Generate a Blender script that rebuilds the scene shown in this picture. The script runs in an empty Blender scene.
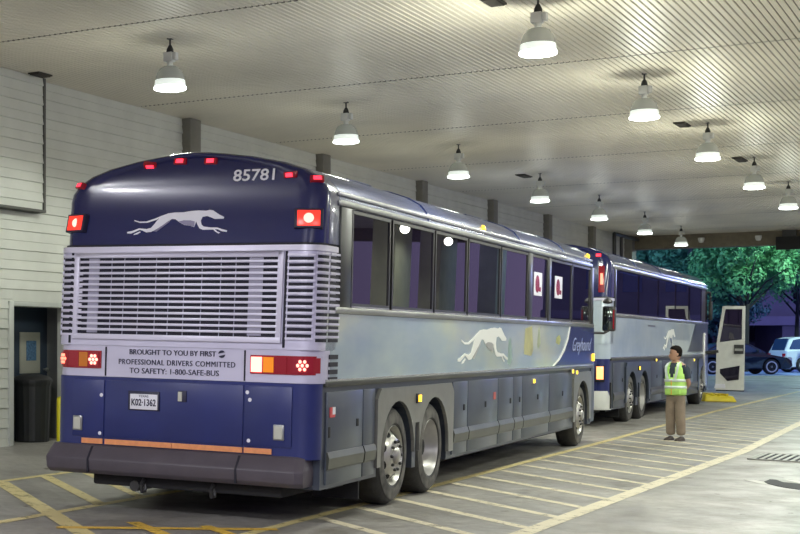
import bpy, bmesh, math, random
from mathutils import Vector, Matrix, Euler
random.seed(7)
PI = math.pi
COL = bpy.context.scene.collection

# ------------------------------------------------------------------ materials
def _mat(name):
    m = bpy.data.materials.new(name); m.use_nodes = True
    nt = m.node_tree; b = nt.nodes['Principled BSDF']
    return m, nt, b
def plain(name, col, rough=0.5, metal=0.0, coat=0.0, spec=0.5, var=0.0, vscale=6.0, bump=0.0, bscale=40.0, col2=None, stretch=(1,1,1)):
    """principled material with a procedural noise variation of its own colour and a fine bump"""
    m, nt, b = _mat(name)
    b.inputs['Roughness'].default_value = rough
    b.inputs['Metallic'].default_value = metal
    b.inputs['Coat Weight'].default_value = coat
    b.inputs['Coat Roughness'].default_value = 0.06
    b.inputs['Specular IOR Level'].default_value = spec
    c = (*col, 1)
    tc = nt.nodes.new('ShaderNodeTexCoord')
    mp = nt.nodes.new('ShaderNodeMapping'); mp.inputs['Scale'].default_value = stretch
    nt.links.new(tc.outputs['Object'], mp.inputs['Vector'])
    no = nt.nodes.new('ShaderNodeTexNoise'); no.inputs['Scale'].default_value = vscale; no.inputs['Detail'].default_value = 5
    nt.links.new(mp.outputs['Vector'], no.inputs['Vector'])
    rp = nt.nodes.new('ShaderNodeValToRGB')
    rp.color_ramp.elements[0].position = 0.35; rp.color_ramp.elements[1].position = 0.65
    if col2 is None: col2 = tuple(max(0, x * (1 - var)) for x in col)
    rp.color_ramp.elements[0].color = (*col2, 1); rp.color_ramp.elements[1].color = c
    nt.links.new(no.outputs['Fac'], rp.inputs['Fac'])
    nt.links.new(rp.outputs['Color'], b.inputs['Base Color'])
    if bump > 0:
        n2 = nt.nodes.new('ShaderNodeTexNoise'); n2.inputs['Scale'].default_value = bscale
        bp = nt.nodes.new('ShaderNodeBump'); bp.inputs['Strength'].default_value = bump; bp.inputs['Distance'].default_value = 0.02
        nt.links.new(tc.outputs['Object'], n2.inputs['Vector']); nt.links.new(n2.outputs['Fac'], bp.inputs['Height'])
        nt.links.new(bp.outputs['Normal'], b.inputs['Normal'])
    return m
def glow(name, col, strength, base=None):
    m, nt, b = _mat(name)
    b.inputs['Base Color'].default_value = (*(base or col), 1)
    b.inputs['Emission Color'].default_value = (*col, 1)
    b.inputs['Emission Strength'].default_value = strength
    b.inputs['Roughness'].default_value = 0.25
    return m
def ramp(nt, src, stops):
    r = nt.nodes.new('ShaderNodeValToRGB')
    e = r.color_ramp.elements
    e[0].position, e[0].color = stops[0][0], (*stops[0][1], 1)
    e[1].position, e[1].color = stops[-1][0], (*stops[-1][1], 1)
    for p, c in stops[1:-1]:
        k = e.new(p); k.color = (*c, 1)
    nt.links.new(src, r.inputs['Fac']); return r.outputs['Color']
def noise(nt, tc, scale, detail=5, sc=(1, 1, 1), rough=0.55):
    mp = nt.nodes.new('ShaderNodeMapping'); mp.inputs['Scale'].default_value = sc
    n = nt.nodes.new('ShaderNodeTexNoise'); n.inputs['Scale'].default_value = scale; n.inputs['Detail'].default_value = detail
    n.inputs['Roughness'].default_value = rough
    nt.links.new(tc, mp.inputs['Vector']); nt.links.new(mp.outputs['Vector'], n.inputs['Vector'])
    return n.outputs['Fac']
def mixc(nt, fac, a, b, mode='MIX'):
    m = nt.nodes.new('ShaderNodeMix'); m.data_type = 'RGBA'; m.blend_type = mode
    if isinstance(fac, float): m.inputs[0].default_value = fac
    else: nt.links.new(fac, m.inputs[0])
    for i, x in ((6, a), (7, b)):
        if isinstance(x, tuple): m.inputs[i].default_value = (*x, 1)
        else: nt.links.new(x, m.inputs[i])
    return m.outputs[2]

def concrete():
    m, nt, b = _mat('garage_concrete')
    tc = nt.nodes.new('ShaderNodeTexCoord').outputs['Object']
    base = ramp(nt, noise(nt, tc, 0.7, 8), [(0.3, (0.235, 0.222, 0.20)), (0.5, (0.32, 0.305, 0.28)), (0.72, (0.42, 0.40, 0.365))])
    fine = ramp(nt, noise(nt, tc, 9, 8, rough=0.7), [(0.35, (0.78, 0.77, 0.75)), (0.6, (1, 1, 1))])
    c = mixc(nt, 1.0, base, fine, 'MULTIPLY')
    stain = ramp(nt, noise(nt, tc, 1.3, 4, (1.0, 0.45, 1)), [(0.60, (1, 1, 1)), (0.74, (0.5, 0.47, 0.42))])
    c = mixc(nt, 1.0, c, stain, 'MULTIPLY')
    drip = ramp(nt, noise(nt, tc, 4.5, 3, (1.0, 0.5, 1)), [(0.68, (1, 1, 1)), (0.73, (0.38, 0.35, 0.3))])
    c = mixc(nt, 1.0, c, drip, 'MULTIPLY')
    nt.links.new(c, b.inputs['Base Color'])
    r = ramp(nt, noise(nt, tc, 1.7, 5), [(0.4, (0.34,)*3), (0.65, (0.62,)*3)])
    nt.links.new(r, b.inputs['Roughness'])
    bp = nt.nodes.new('ShaderNodeBump'); bp.inputs['Strength'].default_value = 0.18; bp.inputs['Distance'].default_value = 0.02
    nt.links.new(noise(nt, tc, 14, 8), bp.inputs['Height']); nt.links.new(bp.outputs['Normal'], b.inputs['Normal'])
    return m
def worn_paint(name, col, lo, hi):
    m, nt, b = _mat(name)
    tc = nt.nodes.new('ShaderNodeTexCoord').outputs['Object']
    c = mixc(nt, noise(nt, tc, 3, 5), tuple(x * 0.78 for x in col), col)
    nt.links.new(c, b.inputs['Base Color']); b.inputs['Roughness'].default_value = 0.55
    a = ramp(nt, noise(nt, tc, 7, 9, rough=0.75), [(lo, (0, 0, 0)), (hi, (1, 1, 1))])
    nt.links.new(a, b.inputs['Alpha'])
    return m
def waist_mat(name, a, bcol, ccol):
    m, nt, b = _mat(name)
    tc = nt.nodes.new('ShaderNodeTexCoord').outputs['Object']
    n = noise(nt, tc, 0.9, 4, (1, 0.55, 1.6))
    c = ramp(nt, n, [(0.3, a), (0.5, bcol), (0.68, ccol)])
    nt.links.new(c, b.inputs['Base Color'])
    b.inputs['Roughness'].default_value = 0.2; b.inputs['Metallic'].default_value = 0.2
    b.inputs['Coat Weight'].default_value = 0.4
    bp = nt.nodes.new('ShaderNodeBump'); bp.inputs['Strength'].default_value = 0.25; bp.inputs['Distance'].default_value = 0.05
    nt.links.new(noise(nt, tc, 1.6, 1), bp.inputs['Height']); nt.links.new(bp.outputs['Normal'], b.inputs['Normal'])
    return m
M = {}
M['concrete'] = concrete()
M['yellow_paint'] = worn_paint('faded_yellow_paint', (0.76, 0.64, 0.30), 0.30, 0.46)
M['warm_shade_paint'] = worn_paint('yellow_paint_warm_shade', (0.80, 0.52, 0.08), 0.32, 0.46)  # yellow line paint with the warm shadow under the coach tail coloured in
M['pale_paint'] = worn_paint('pale_worn_paint', (0.80, 0.72, 0.52), 0.30, 0.46)
M['siding'] = plain('painted_siding', (0.63, 0.64, 0.58), 0.55, var=0.08, vscale=2.2)
M['siding_dark'] = plain('siding_edge_shade', (0.10, 0.10, 0.09), 0.8)
M['pilaster'] = plain('painted_pilaster', (0.22, 0.21, 0.18), 0.6, var=0.1)
M['ceiling'] = plain('ceiling_strip_metal', (0.80, 0.745, 0.60), 0.44, var=0.16, vscale=0.55, metal=0.0, spec=0.6)
M['ceil_dark'] = plain('ceiling_void', (0.05, 0.045, 0.035), 0.9)
M['beam'] = plain('beam_paint', (0.20, 0.17, 0.12), 0.7, var=0.2)
M['frame_white'] = plain('door_trim_paint', (0.55, 0.57, 0.53), 0.5)
M['door_navy'] = plain('door_dark_paint', (0.05, 0.075, 0.115), 0.45)
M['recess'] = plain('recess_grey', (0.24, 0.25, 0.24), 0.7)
M['bin'] = plain('bin_black_plastic', (0.02, 0.022, 0.022), 0.5)
M['paper'] = plain('grey_notice', (0.50, 0.50, 0.42), 0.6)
M['blue_label'] = plain('blue_notice', (0.14, 0.28, 0.48), 0.5, var=0.5, vscale=30)
M['yellow'] = plain('safety_yellow', (0.85, 0.68, 0.02), 0.45)
M['bollard_yellow'] = plain('bollard_yellow', (0.90, 0.80, 0.03), 0.4)
M['steel'] = plain('brushed_steel', (0.55, 0.55, 0.52), 0.35, metal=0.8, var=0.2)
M['dark_metal'] = plain('dark_metal', (0.05, 0.05, 0.05), 0.45, metal=0.4)
M['black'] = plain('black_rubber', (0.012, 0.012, 0.013), 0.7)
M['navy'] = plain('navy_gloss_paint', (0.014, 0.019, 0.11), 0.2, coat=0.5, spec=0.5, var=0.12, vscale=1.2)
M['navy_low'] = plain('navy_lower_paint', (0.018, 0.028, 0.15), 0.35, coat=0.2, var=0.2, vscale=2)
M['roof'] = plain('roof_blue_gloss', (0.07, 0.095, 0.24), 0.26, metal=0.35, coat=0.4, var=0.25, vscale=1.5)
M['silver'] = plain('lilac_silver_paint', (0.60, 0.58, 0.72), 0.34, metal=0.15, coat=0.2, var=0.08, vscale=2)
M['slat'] = plain('grille_slat_silver', (0.64, 0.62, 0.74), 0.35, metal=0.15)
M['backing'] = plain('grille_backing', (0.30, 0.29, 0.37), 0.5)
M['void'] = plain('grille_dark', (0.012, 0.012, 0.022), 0.8)
M['trim'] = plain('waist_metal_trim', (0.42, 0.43, 0.40), 0.3, metal=0.75, var=0.25, vscale=5, stretch=(1, 0.3, 1))
M['trim_light'] = plain('bright_metal_trim', (0.66, 0.67, 0.66), 0.25, metal=0.7, var=0.2)
M['slate'] = plain('slate_side_paint', (0.060, 0.072, 0.098), 0.4, metal=0.2, coat=0.1, var=0.25, vscale=1.2)
M['slate_door'] = plain('slate_door_paint', (0.072, 0.088, 0.115), 0.38, metal=0.2, coat=0.15, var=0.3, vscale=1.5)
M['rail'] = plain('rub_rail', (0.10, 0.104, 0.085), 0.35, metal=0.4, var=0.3, vscale=3, stretch=(1, .4, 1))
M['flare'] = plain('fender_plastic', (0.19, 0.19, 0.172), 0.3, var=0.15)
M['bumper'] = plain('bumper_rubber', (0.085, 0.073, 0.088), 0.42, var=0.15, vscale=4, bump=0.1)
M['glass'] = plain('tinted_coach_glass', (0.008, 0.006, 0.016), 0.0, spec=1.0)
M['winframe'] = plain('window_frame_dark', (0.06, 0.06, 0.055), 0.35, metal=0.5)
M['winpillar'] = plain('window_pillar_grey', (0.05, 0.052, 0.048), 0.35, metal=0.5, var=0.2)
M['waist'] = waist_mat('waist_mural', (0.38, 0.47, 0.58), (0.48, 0.57, 0.60), (0.62, 0.66, 0.54))
M['waist2'] = waist_mat('waist_pale_blue', (0.50, 0.60, 0.70), (0.58, 0.68, 0.74), (0.62, 0.71, 0.74))
M['swoosh'] = plain('swoosh_blue', (0.03, 0.05, 0.16), 0.25, coat=0.4, metal=0.2, var=0.1)
M['decal_white'] = plain('decal_white', (0.88, 0.88, 0.95), 0.4)
M['decal_shade'] = plain('decal_shading', (0.30, 0.28, 0.42), 0.4)
M['decal_side'] = plain('decal_side_white', (0.78, 0.79, 0.74), 0.4)
M['decal_side_shade'] = plain('decal_side_shading', (0.33, 0.33, 0.31), 0.4)
M['decal_blue'] = plain('decal_blue_grey', (0.10, 0.13, 0.22), 0.4)
M['decal_script'] = plain('decal_script', (0.36, 0.40, 0.58), 0.4)
M['decal_grey'] = plain('decal_grey_blue', (0.26, 0.30, 0.42), 0.4)
M['decal_black'] = plain('decal_black', (0.02, 0.02, 0.05), 0.5)
M['orange_tape'] = plain('orange_reflective_tape', (0.80, 0.32, 0.13), 0.4, var=0.15, vscale=20)
M['red_on'] = glow('red_lamp_lit', (1.0, 0.04, 0.03), 1.6)
M['red_hot'] = glow('red_lamp_bright', (1.0, 0.16, 0.10), 3.0)
M['red_stop'] = glow('red_stop_lens', (1.0, 0.05, 0.03), 0.8)
M['red_core'] = glow('red_lamp_core', (1.0, 0.30, 0.24), 2.6)
M['red_dim'] = glow('red_lamp_dim', (0.6, 0.01, 0.02), 0.10, (0.22, 0.01, 0.02))
M['red_marker'] = glow('marker_red', (1.0, 0.03, 0.06), 2.6)
M['amber_dim'] = glow('amber_lamp', (1.0, 0.24, 0.01), 0.10, (0.42, 0.13, 0.012))
M['amber_mid'] = glow('amber_lamp_half', (1.0, 0.28, 0.01), 0.45, (0.6, 0.2, 0.015))
M['amber_on'] = glow('amber_marker', (1.0, 0.62, 0.03), 2.2)
M['orange_on'] = glow('orange_tail_lamp', (1.0, 0.30, 0.10), 2.6)
M['headlight'] = plain('headlight_lens', (0.8, 0.82, 0.85), 0.12, spec=0.8)
M['rim'] = plain('wheel_aluminium', (0.55, 0.54, 0.50), 0.32, metal=0.65, var=0.35, vscale=7)
M['rim_dark'] = plain('wheel_steel_dark', (0.45, 0.44, 0.42), 0.4, metal=0.5, var=0.2)
M['tyre'] = plain('tyre_rubber', (0.035, 0.034, 0.032), 0.6, var=0.3, vscale=12, bump=0.2)
M['tyre_dusty'] = plain('tyre_dusty', (0.13, 0.125, 0.11), 0.75, col2=(0.05, 0.048, 0.044), vscale=9)
M['chassis'] = plain('chassis_dark', (0.01, 0.01, 0.011), 0.8)
M['plate'] = plain('plate_white', (0.75, 0.75, 0.80), 0.4)
M['mirror'] = plain('mirror_glass', (0.10, 0.12, 0.11), 0.05, metal=0.9)
M['door_cream'] = plain('door_cream_grey', (0.70, 0.71, 0.66), 0.45, var=0.1)
M['skin'] = plain('skin', (0.48, 0.27, 0.18), 0.5)
M['hair'] = plain('hair_dark', (0.008, 0.006, 0.005), 0.9, spec=.15)
M['vest'] = plain('hi_vis_vest', (0.52, 0.88, 0.20), 0.6, var=0.12, vscale=10)
M['reflect'] = plain('reflective_tape', (0.70, 0.80, 0.74), 0.4)
M['vest_trim'] = plain('orange_vest_trim', (0.85, 0.40, 0.05), 0.6)
M['shirt'] = plain('dark_polo', (0.03, 0.045, 0.065), 0.8)
M['khaki'] = plain('khaki_cloth', (0.30, 0.235, 0.175), 0.85, var=0.25, vscale=6)
M['shoe'] = plain('brown_shoe', (0.05, 0.035, 0.028), 0.5)
M['car_black'] = plain('car_black_paint', (0.008, 0.014, 0.03), 0.2, coat=0.8)
M['car_white'] = plain('car_white_paint', (0.66, 0.70, 0.82), 0.3, coat=0.5)
M['car_glass'] = plain('car_glass', (0.03, 0.06, 0.16), 0.08, spec=0.8)
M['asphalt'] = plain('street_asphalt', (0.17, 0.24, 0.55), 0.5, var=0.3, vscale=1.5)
M['kerb'] = plain('kerb_concrete', (0.45, 0.43, 0.32), 0.7)
M['bld'] = plain('purple_grey_masonry', (0.15, 0.12, 0.17), 0.85, var=0.2, vscale=0.6)
M['bld_dark'] = plain('garage_opening_dark', (0.03, 0.022, 0.035), 0.9)
M['bld_band'] = plain('masonry_band', (0.20, 0.16, 0.24), 0.8, var=0.15, vscale=.8)
M['bark'] = plain('bark', (0.022, 0.017, 0.02), 0.9)
M['column'] = plain('column_concrete', (0.46, 0.47, 0.36), 0.7, var=0.15, vscale=2)
M['reflector'] = plain('lamp_housing_white', (0.62, 0.63, 0.60), 0.4)
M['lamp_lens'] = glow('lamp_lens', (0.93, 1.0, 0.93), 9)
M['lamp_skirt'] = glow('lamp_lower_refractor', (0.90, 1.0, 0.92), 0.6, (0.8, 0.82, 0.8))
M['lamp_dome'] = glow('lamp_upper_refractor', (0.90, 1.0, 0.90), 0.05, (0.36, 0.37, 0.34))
def leaf(name, a, b_):
    m, nt, b = _mat(name)
    tc = nt.nodes.new('ShaderNodeTexCoord').outputs['Object']
    c = ramp(nt, noise(nt, tc, 0.9, 3), [(0.35, a), (0.65, b_)])
    nt.links.new(c, b.inputs['Base Color']); b.inputs['Roughness'].default_value = 0.6
    b.inputs['Transmission Weight'].default_value = 0.0
    tr = nt.nodes.new('ShaderNodeBsdfTranslucent'); nt.links.new(c, tr.inputs['Color'])
    mx = nt.nodes.new('ShaderNodeMixShader'); mx.inputs[0].default_value = 0.35
    out = nt.nodes['Material Output']
    nt.links.new(b.outputs[0], mx.inputs[1]); nt.links.new(tr.outputs[0], mx.inputs[2]); nt.links.new(mx.outputs[0], out.inputs['Surface'])
    return m
M['leaf_teal'] = leaf('leaves_teal', (0.05, 0.16, 0.13), (0.11, 0.30, 0.23))
M['leaf_green'] = leaf('leaves_green', (0.06, 0.22, 0.11), (0.16, 0.42, 0.20))  # brighter green copy, lamp light put into the leaf colour
M['leaf_shaded'] = leaf('leaves_shaded', (0.03, 0.09, 0.09), (0.06, 0.17, 0.15))  # darkened leaf copy, shade of the rear tree put into the colour

# ------------------------------------------------------------------ mesh helpers
class MB:
    def __init__(s): s.bm = bmesh.new()
    def v(s, p): return s.bm.verts.new(p)
    def face(s, vs):
        try: return s.bm.faces.new(vs)
        except ValueError: return None
    def poly(s, pts): return s.face([s.v(p) for p in pts])
    def box(s, x0, x1, y0, y1, z0, z1, mtx=None):
        ps = [(x, y, z) for x in (x0, x1) for y in (y0, y1) for z in (z0, z1)]
        if mtx: ps = [mtx @ Vector(p) for p in ps]
        v = [s.v(p) for p in ps]
        for f in ((0,1,3,2),(4,6,7,5),(0,4,5,1),(2,3,7,6),(0,2,6,4),(1,5,7,3)): s.face([v[i] for i in f])
        return s
    def prism(s, pts, d):           # planar polygon (3-D points) pushed along vector d
        d = Vector(d); a = [s.v(p) for p in pts]; b = [s.v(Vector(p) + d) for p in pts]
        s.face(a[::-1]); s.face(b); n = len(pts)
        for i in range(n): s.face([a[i], a[(i+1) % n], b[(i+1) % n], b[i]])
        return s
    def loft(s, rings, closed=True, cap0=True, cap1=True):
        R = [[s.v(p) for p in r] for r in rings]; n = len(R[0])
        for i in range(len(R)-1):
            for j in range(n if closed else n-1):
                s.face([R[i][j], R[i][(j+1) % n], R[i+1][(j+1) % n], R[i+1][j]])
        if cap0 and closed: s.face(R[0][::-1])
        if cap1 and closed: s.face(R[-1])
        return s
    def tube(s, pts, r, n=8, cap=True):
        pts = [Vector(p) for p in pts]; rings = []
        rs = r if isinstance(r, (list, tuple)) else [r]*len(pts)
        prev = None
        for i, p in enumerate(pts):
            t = (pts[min(i+1, len(pts)-1)] - pts[max(i-1, 0)]).normalized()
            if prev is None:
                u = t.orthogonal().normalized()
            else:
                u = (prev - t * prev.dot(t)).normalized()
            prev = u; w = t.cross(u)
            rings.append([p + (u*math.cos(2*PI*k/n) + w*math.sin(2*PI*k/n))*rs[i] for k in range(n)])
        return s.loft(rings, True, cap, cap)
    def lathe(s, prof, c=(0,0,0), axis='z', n=32, cap=True):   # prof: (radius, height)
        rings = []
        for r, h in prof:
            ring = []
            for k in range(n):
                a = 2*PI*k/n
                if axis == 'z': p = (r*math.cos(a), r*math.sin(a), h)
                else: p = (h, r*math.cos(a), r*math.sin(a))
                ring.append((p[0]+c[0], p[1]+c[1], p[2]+c[2]))
            rings.append(ring)
        return s.loft(rings, True, cap and prof[0][0] > 1e-4, cap and prof[-1][0] > 1e-4)
    def build(s, name, mat, parent=None, smooth=False, bevel=0.0, seg=2, angle=40, loc=None):
        bmesh.ops.remove_doubles(s.bm, verts=s.bm.verts, dist=1e-5)
        bmesh.ops.recalc_face_normals(s.bm, faces=s.bm.faces)
        if bevel > 0:
            es = [e for e in s.bm.edges if len(e.link_faces) == 2 and e.calc_face_angle(0) > math.radians(30)]
            bmesh.ops.bevel(s.bm, geom=es, offset=bevel, segments=seg, profile=0.5, affect='EDGES', clamp_overlap=True)
        if smooth or bevel > 0:
            for f in s.bm.faces: f.smooth = True
            for e in s.bm.edges:
                if len(e.link_faces) == 2 and e.calc_face_angle(0) > math.radians(angle): e.smooth = False
        me = bpy.data.meshes.new(name); s.bm.to_mesh(me); s.bm.free()
        me.materials.append(mat)
        o = bpy.data.objects.new(name, me); COL.objects.link(o)
        if parent: o.parent = parent
        if loc: o.location = loc
        return o
def empty(name, loc=(0,0,0), rot=(0,0,0)):
    o = bpy.data.objects.new(name, None); COL.objects.link(o)
    o.location = loc; o.rotation_euler = rot; o.empty_display_size = 0.2
    return o
def tag(o, label=None, cat=None, group=None, kind=None):
    if label: o['label'] = label
    if cat: o['category'] = cat
    if group: o['group'] = group
    if kind: o['kind'] = kind
    return o
def copy_tree(o, parent=None):
    c = o.copy(); COL.objects.link(c); c.parent = parent
    for ch in list(o.children): copy_tree(ch, c)
    return c
def boolean_cut(o, cutter):
    m = o.modifiers.new('cut', 'BOOLEAN'); m.operation = 'DIFFERENCE'; m.object = cutter; m.solver = 'EXACT'
    dg = bpy.context.evaluated_depsgraph_get(); dg.update()
    me = bpy.data.meshes.new_from_object(o.evaluated_get(dg))
    o.modifiers.clear(); o.data = me
    bpy.data.objects.remove(cutter, do_unlink=True)
def text_mesh(name, body, size, mat, parent, mtx, width=None, depth=0.004, shear=0.0, bold=0.0, space=1.0):
    cu = bpy.data.curves.new(name, 'FONT'); cu.body = body; cu.size = size; cu.align_x = 'CENTER'; cu.align_y = 'CENTER'
    cu.extrude = depth; cu.shear = shear; cu.offset = bold; cu.space_character = space; cu.resolution_u = 3
    tmp = bpy.data.objects.new(name + '_tmp', cu); COL.objects.link(tmp)
    dg = bpy.context.evaluated_depsgraph_get(); dg.update()
    me = bpy.data.meshes.new_from_object(tmp.evaluated_get(dg))
    bpy.data.objects.remove(tmp, do_unlink=True)
    if width:
        xs = [v.co.x for v in me.vertices]; w = max(xs)-min(xs); k = width/w
        for v in me.vertices: v.co.x *= k
    me.transform(mtx)
    me.materials.clear(); me.materials.append(mat)
    o = bpy.data.objects.new(name, me); COL.objects.link(o); o.parent = parent
    return o
def skin_mesh(name, verts, edges, radii, mat, parent, sub=2, root=0, mtx=None):
    me = bpy.data.meshes.new(name); me.from_pydata(verts, edges, []); me.update()
    tmp = bpy.data.objects.new(name + '_tmp', me); COL.objects.link(tmp)
    sk = tmp.modifiers.new('skin', 'SKIN'); sk.use_smooth_shade = True
    for i, r in enumerate(radii):
        d = me.skin_vertices[0].data[i]
        d.radius = (r, r) if not isinstance(r, tuple) else r
        d.use_root = (i == root)
    sb = tmp.modifiers.new('sub', 'SUBSURF'); sb.levels = sub; sb.render_levels = sub
    dg = bpy.context.evaluated_depsgraph_get(); dg.update()
    out = bpy.data.meshes.new_from_object(tmp.evaluated_get(dg))
    bpy.data.objects.remove(tmp, do_unlink=True)
    if mtx: out.transform(mtx)
    for p in out.polygons: p.use_smooth = True
    out.materials.clear(); out.materials.append(mat)
    o = bpy.data.objects.new(name, out); COL.objects.link(o); o.parent = parent
    return o

# ------------------------------------------------------------------ place constants (metres, garage axis = Y)
TB = math.radians(32.815)          # camera yaw from the garage axis
CAMZ = 1.6
FLX = -5.40                        # the floor falls 2 % to the right, z = 0 here
XW = -11.4                         # left wall
ZC = 5.2                           # ceiling
YEND = 50.0
Fw = Vector((-math.sin(TB), math.cos(TB), 0)); Rw = Vector((math.cos(TB), math.sin(TB), 0))
def fz(x):
    z = -0.02*(x-FLX)
    if x < -9.9: z = 0.09 + (-9.9-x)*(0.265-0.09)/1.5
    return z

# ------------------------------------------------------------------ camera
cam = bpy.data.cameras.new('camera'); cam.sensor_width = 36; cam.lens = 1450*36/800
cam.shift_x = 300/800; cam.shift_y = 78/800; cam.clip_end = 400; cam.clip_start = 0.05
co = bpy.data.objects.new('camera', cam); COL.objects.link(co)
co.location = (0, 0, CAMZ); co.rotation_euler = (PI/2, 0, TB)
bpy.context.scene.camera = co

# ------------------------------------------------------------------ floor and markings
mb = MB()
xs = [-12.6, -11.4, -9.9, -8, -6, -4, -2, 0, 3, 6, 9]
rows = [[mb.v((x, y, fz(max(x, -11.4)))) for x in xs] for y in (-8, 0, 8, 16, 24, 32, 40, 50, 62)]
for i in range(len(rows)-1):
    for j in range(len(xs)-1): mb.face([rows[i][j], rows[i][j+1], rows[i+1][j+1], rows[i+1][j]])
fl = mb.build('floor', M['concrete']); tag(fl, 'grey stained concrete garage floor', kind='structure')

def strip(mb, a, b, w, lift=0.004):
    a = Vector((a[0], a[1], 0)); b = Vector((b[0], b[1], 0)); d = (b-a).normalized(); n = Vector((-d.y, d.x, 0))*w/2
    ns = max(1, int((b-a).length/1.5)); 
    prev = None
    for i in range(ns+1):
        p = a+(b-a)*i/ns
        l, r = p+n, p-n
        cur = (mb.v((l.x, l.y, fz(l.x)+lift)), mb.v((r.x, r.y, fz(r.x)+lift)))
        if prev: mb.face([prev[0], prev[1], cur[1], cur[0]])
        prev = cur
mb = MB()
strip(mb, (-3.72, 9.5), (-3.76, 24), 0.17); strip(mb, (-3.76, 24), (-4.2, 36), 0.17); strip(mb, (-4.2, 36), (-4.5, 48), 0.15)
tag(mb.build('trim_1', M['pale_paint']), 'long pale painted line right of the hatching', kind='structure')
mb = MB()
strip(mb, (-5.56, 10.2), (-5.66, 14), 0.11); strip(mb, (-5.66, 14), (-5.93, 24), 0.11); strip(mb, (-5.93, 24), (-6.4, 37), 0.12); strip(mb, (-6.4, 37), (-6.7, 54), 0.13)
tag(mb.build('trim_2', M['yellow_paint']), 'yellow line along the parked coach', kind='structure')
mb = MB()
for k in range(-2, 31):
    y = 14.33 + k*0.98
    xr = -3.8 if y < 24 else -3.8-(y-24)*0.03
    xl = -5.6-(y-14)*0.025
    strip(mb, (xl, y), (xr, y-0.78*(xr-xl)), 0.125, 0.003)
tag(mb.build('trim_3', M['pale_paint']), 'diagonal faded yellow hatching beside the coach', kind='structure')
mb = MB()
strip(mb, (-7.6, 8.5), (-7.72, 18), 0.12); strip(mb, (-9.63, 8.5), (-9.66, 18), 0.12)
strip(mb, (-6.5, 9.93), (-9.6, 12.86), 0.18, 0.0055)
strip(mb, (-7.66, 11.88), (-9.6, 13.72), 0.14, 0.0055)
strip(mb, (-7.66, 12.66), (-9.6, 14.5), 0.12, 0.0055)
strip(mb, (-7.66, 14.2), (-9.6, 16.0), 0.12, 0.0055)
strip(mb, (-9.7, 12.9), (-10.9, 14.1), 0.12, 0.0055)
tag(mb.build('trim_4', M['yellow_paint']), 'yellow bay grid left of the coach', kind='structure')
mb = MB()
strip(mb, (-7.05, 10.24), (-5.5, 11.36), 0.13, 0.006)
strip(mb, (-6.72, 10.95), (-6.0, 10.38), 0.13, 0.007); strip(mb, (-6.1, 11.15), (-5.55, 10.72), 0.12, 0.007)
tag(mb.build('trim_5', M['warm_shade_paint']), 'yellow lines under the coach tail, warm shade put into the paint colour', kind='structure')
# drain grate, floor patch
g = empty('floor_drain', (-2.62, 23.08, fz(-2.62)+0.004), (0, 0.02, 0))
mb = MB(); mb.box(-.80, .80, -.62, .62, 0, 0.006); mb.build('drain_pit', M['void'], g)
mb = MB()
for k in range(16): mb.box(-.79+k*.1, -.745+k*.1, -.62, .62, 0.006, 0.014)
mb.box(-.84, -.80, -.66, .66, 0, .014); mb.box(.80, .84, -.66, .66, 0, .014); mb.box(-.84, .84, -.66, -.62, 0, .014); mb.box(-.84, .84, .62, .66, 0, .014)
mb.build('grate', plain('galvanised_grate', (.34, .34, .31), .5, metal=.3), g)
tag(g, 'dark slotted metal drain grate set in the concrete floor', 'drain')
def floor_shape(name, poly, mat, th, label):
    mb = MB(); mb.prism([(x, y, fz(x)+.001) for x, y in poly], (0, 0, th)); tag(mb.build(name, mat), label, 'patch')
floor_shape('floor_patch', [(-2.748,19.05),(-2.738,19.44),(-2.668,19.43),(-2.552,19.15),(-2.36,19.09),(-1.9,19.0),(-1.5,18.7),(-1.45,18.1),(-1.8,18.2),(-2.138,18.30),(-2.265,18.325),(-2.438,18.45),(-2.567,18.62),(-2.671,18.82)], M['black'], .004, 'long black tar patch on the pale concrete below the drain grate')
pale = plain('pale_repair', (.62,.61,.56), .6, var=.15, vscale=5)
floor_shape('floor_repair', [(-2.986,19.14),(-2.857,19.18),(-2.748,19.046),(-2.662,18.75),(-2.778,18.795)], pale, .002, 'small pale cement smear at the left tip of the black tar patch')
floor_shape('floor_repair', [(-2.607,19.56),(-2.41,19.50),(-2.0,19.4),(-2.0,19.05),(-2.368,19.161)], pale, .002, 'pale cement smear along the upper edge of the black tar patch')

# ------------------------------------------------------------------ left wall with door recess
def siding(mb, y0, y1, z0, z1, x, pitch=0.262, flip=1):
    z = z0; k = 0
    while z < z1-0.001:
        zt = min(z+pitch/2, z1)
        d = 0.020 if k % 2 == 0 else 0.010
        # lapped board: bottom edge stands proud, dark gap under every second one
        mb.prism([(x, y0, z), (x+d, y0, z+(0.010 if k % 2 == 0 else 0.004)), (x+0.001, y0, zt), (x, y0, zt)], (0, y1-y0, 0))
        z = zt; k += 1
DY0, DY1, DZ = 15.53, 16.95, 2.12
mb = MB()
mb.box(XW-0.25, XW, -8, DY0, 0.2, ZC+.05); mb.box(XW-0.25, XW, DY1, YEND, 0.1, ZC+.05); mb.box(XW-0.25, XW, DY0, DY1, DZ, ZC+.05)
siding(mb, -8, DY0, .24, ZC, XW); siding(mb, DY1, YEND, .24, ZC, XW); siding(mb, DY0, DY1, .24+.131*16, ZC, XW)
w = mb.build('wall_left', M['siding']); tag(w, 'long wall of pale horizontal siding boards', kind='structure')
mb = MB(); mb.box(XW, XW+.14, -8, 16.03, 3.42, ZC); siding(mb, -8, 16.03, .24+.131*25, ZC, XW+.14)
tag(mb.build('trim_6', M['siding']), 'protruding siding panel high on the wall', kind='structure')
mb = MB(); mb.box(XW+.0, XW+.165, 16.03, 16.075, 3.40, ZC); mb.box(XW, XW+.17, -8, 16.075, 3.385, 3.42)  # the bottom strip is the shadow under the panel, built as dark trim
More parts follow.
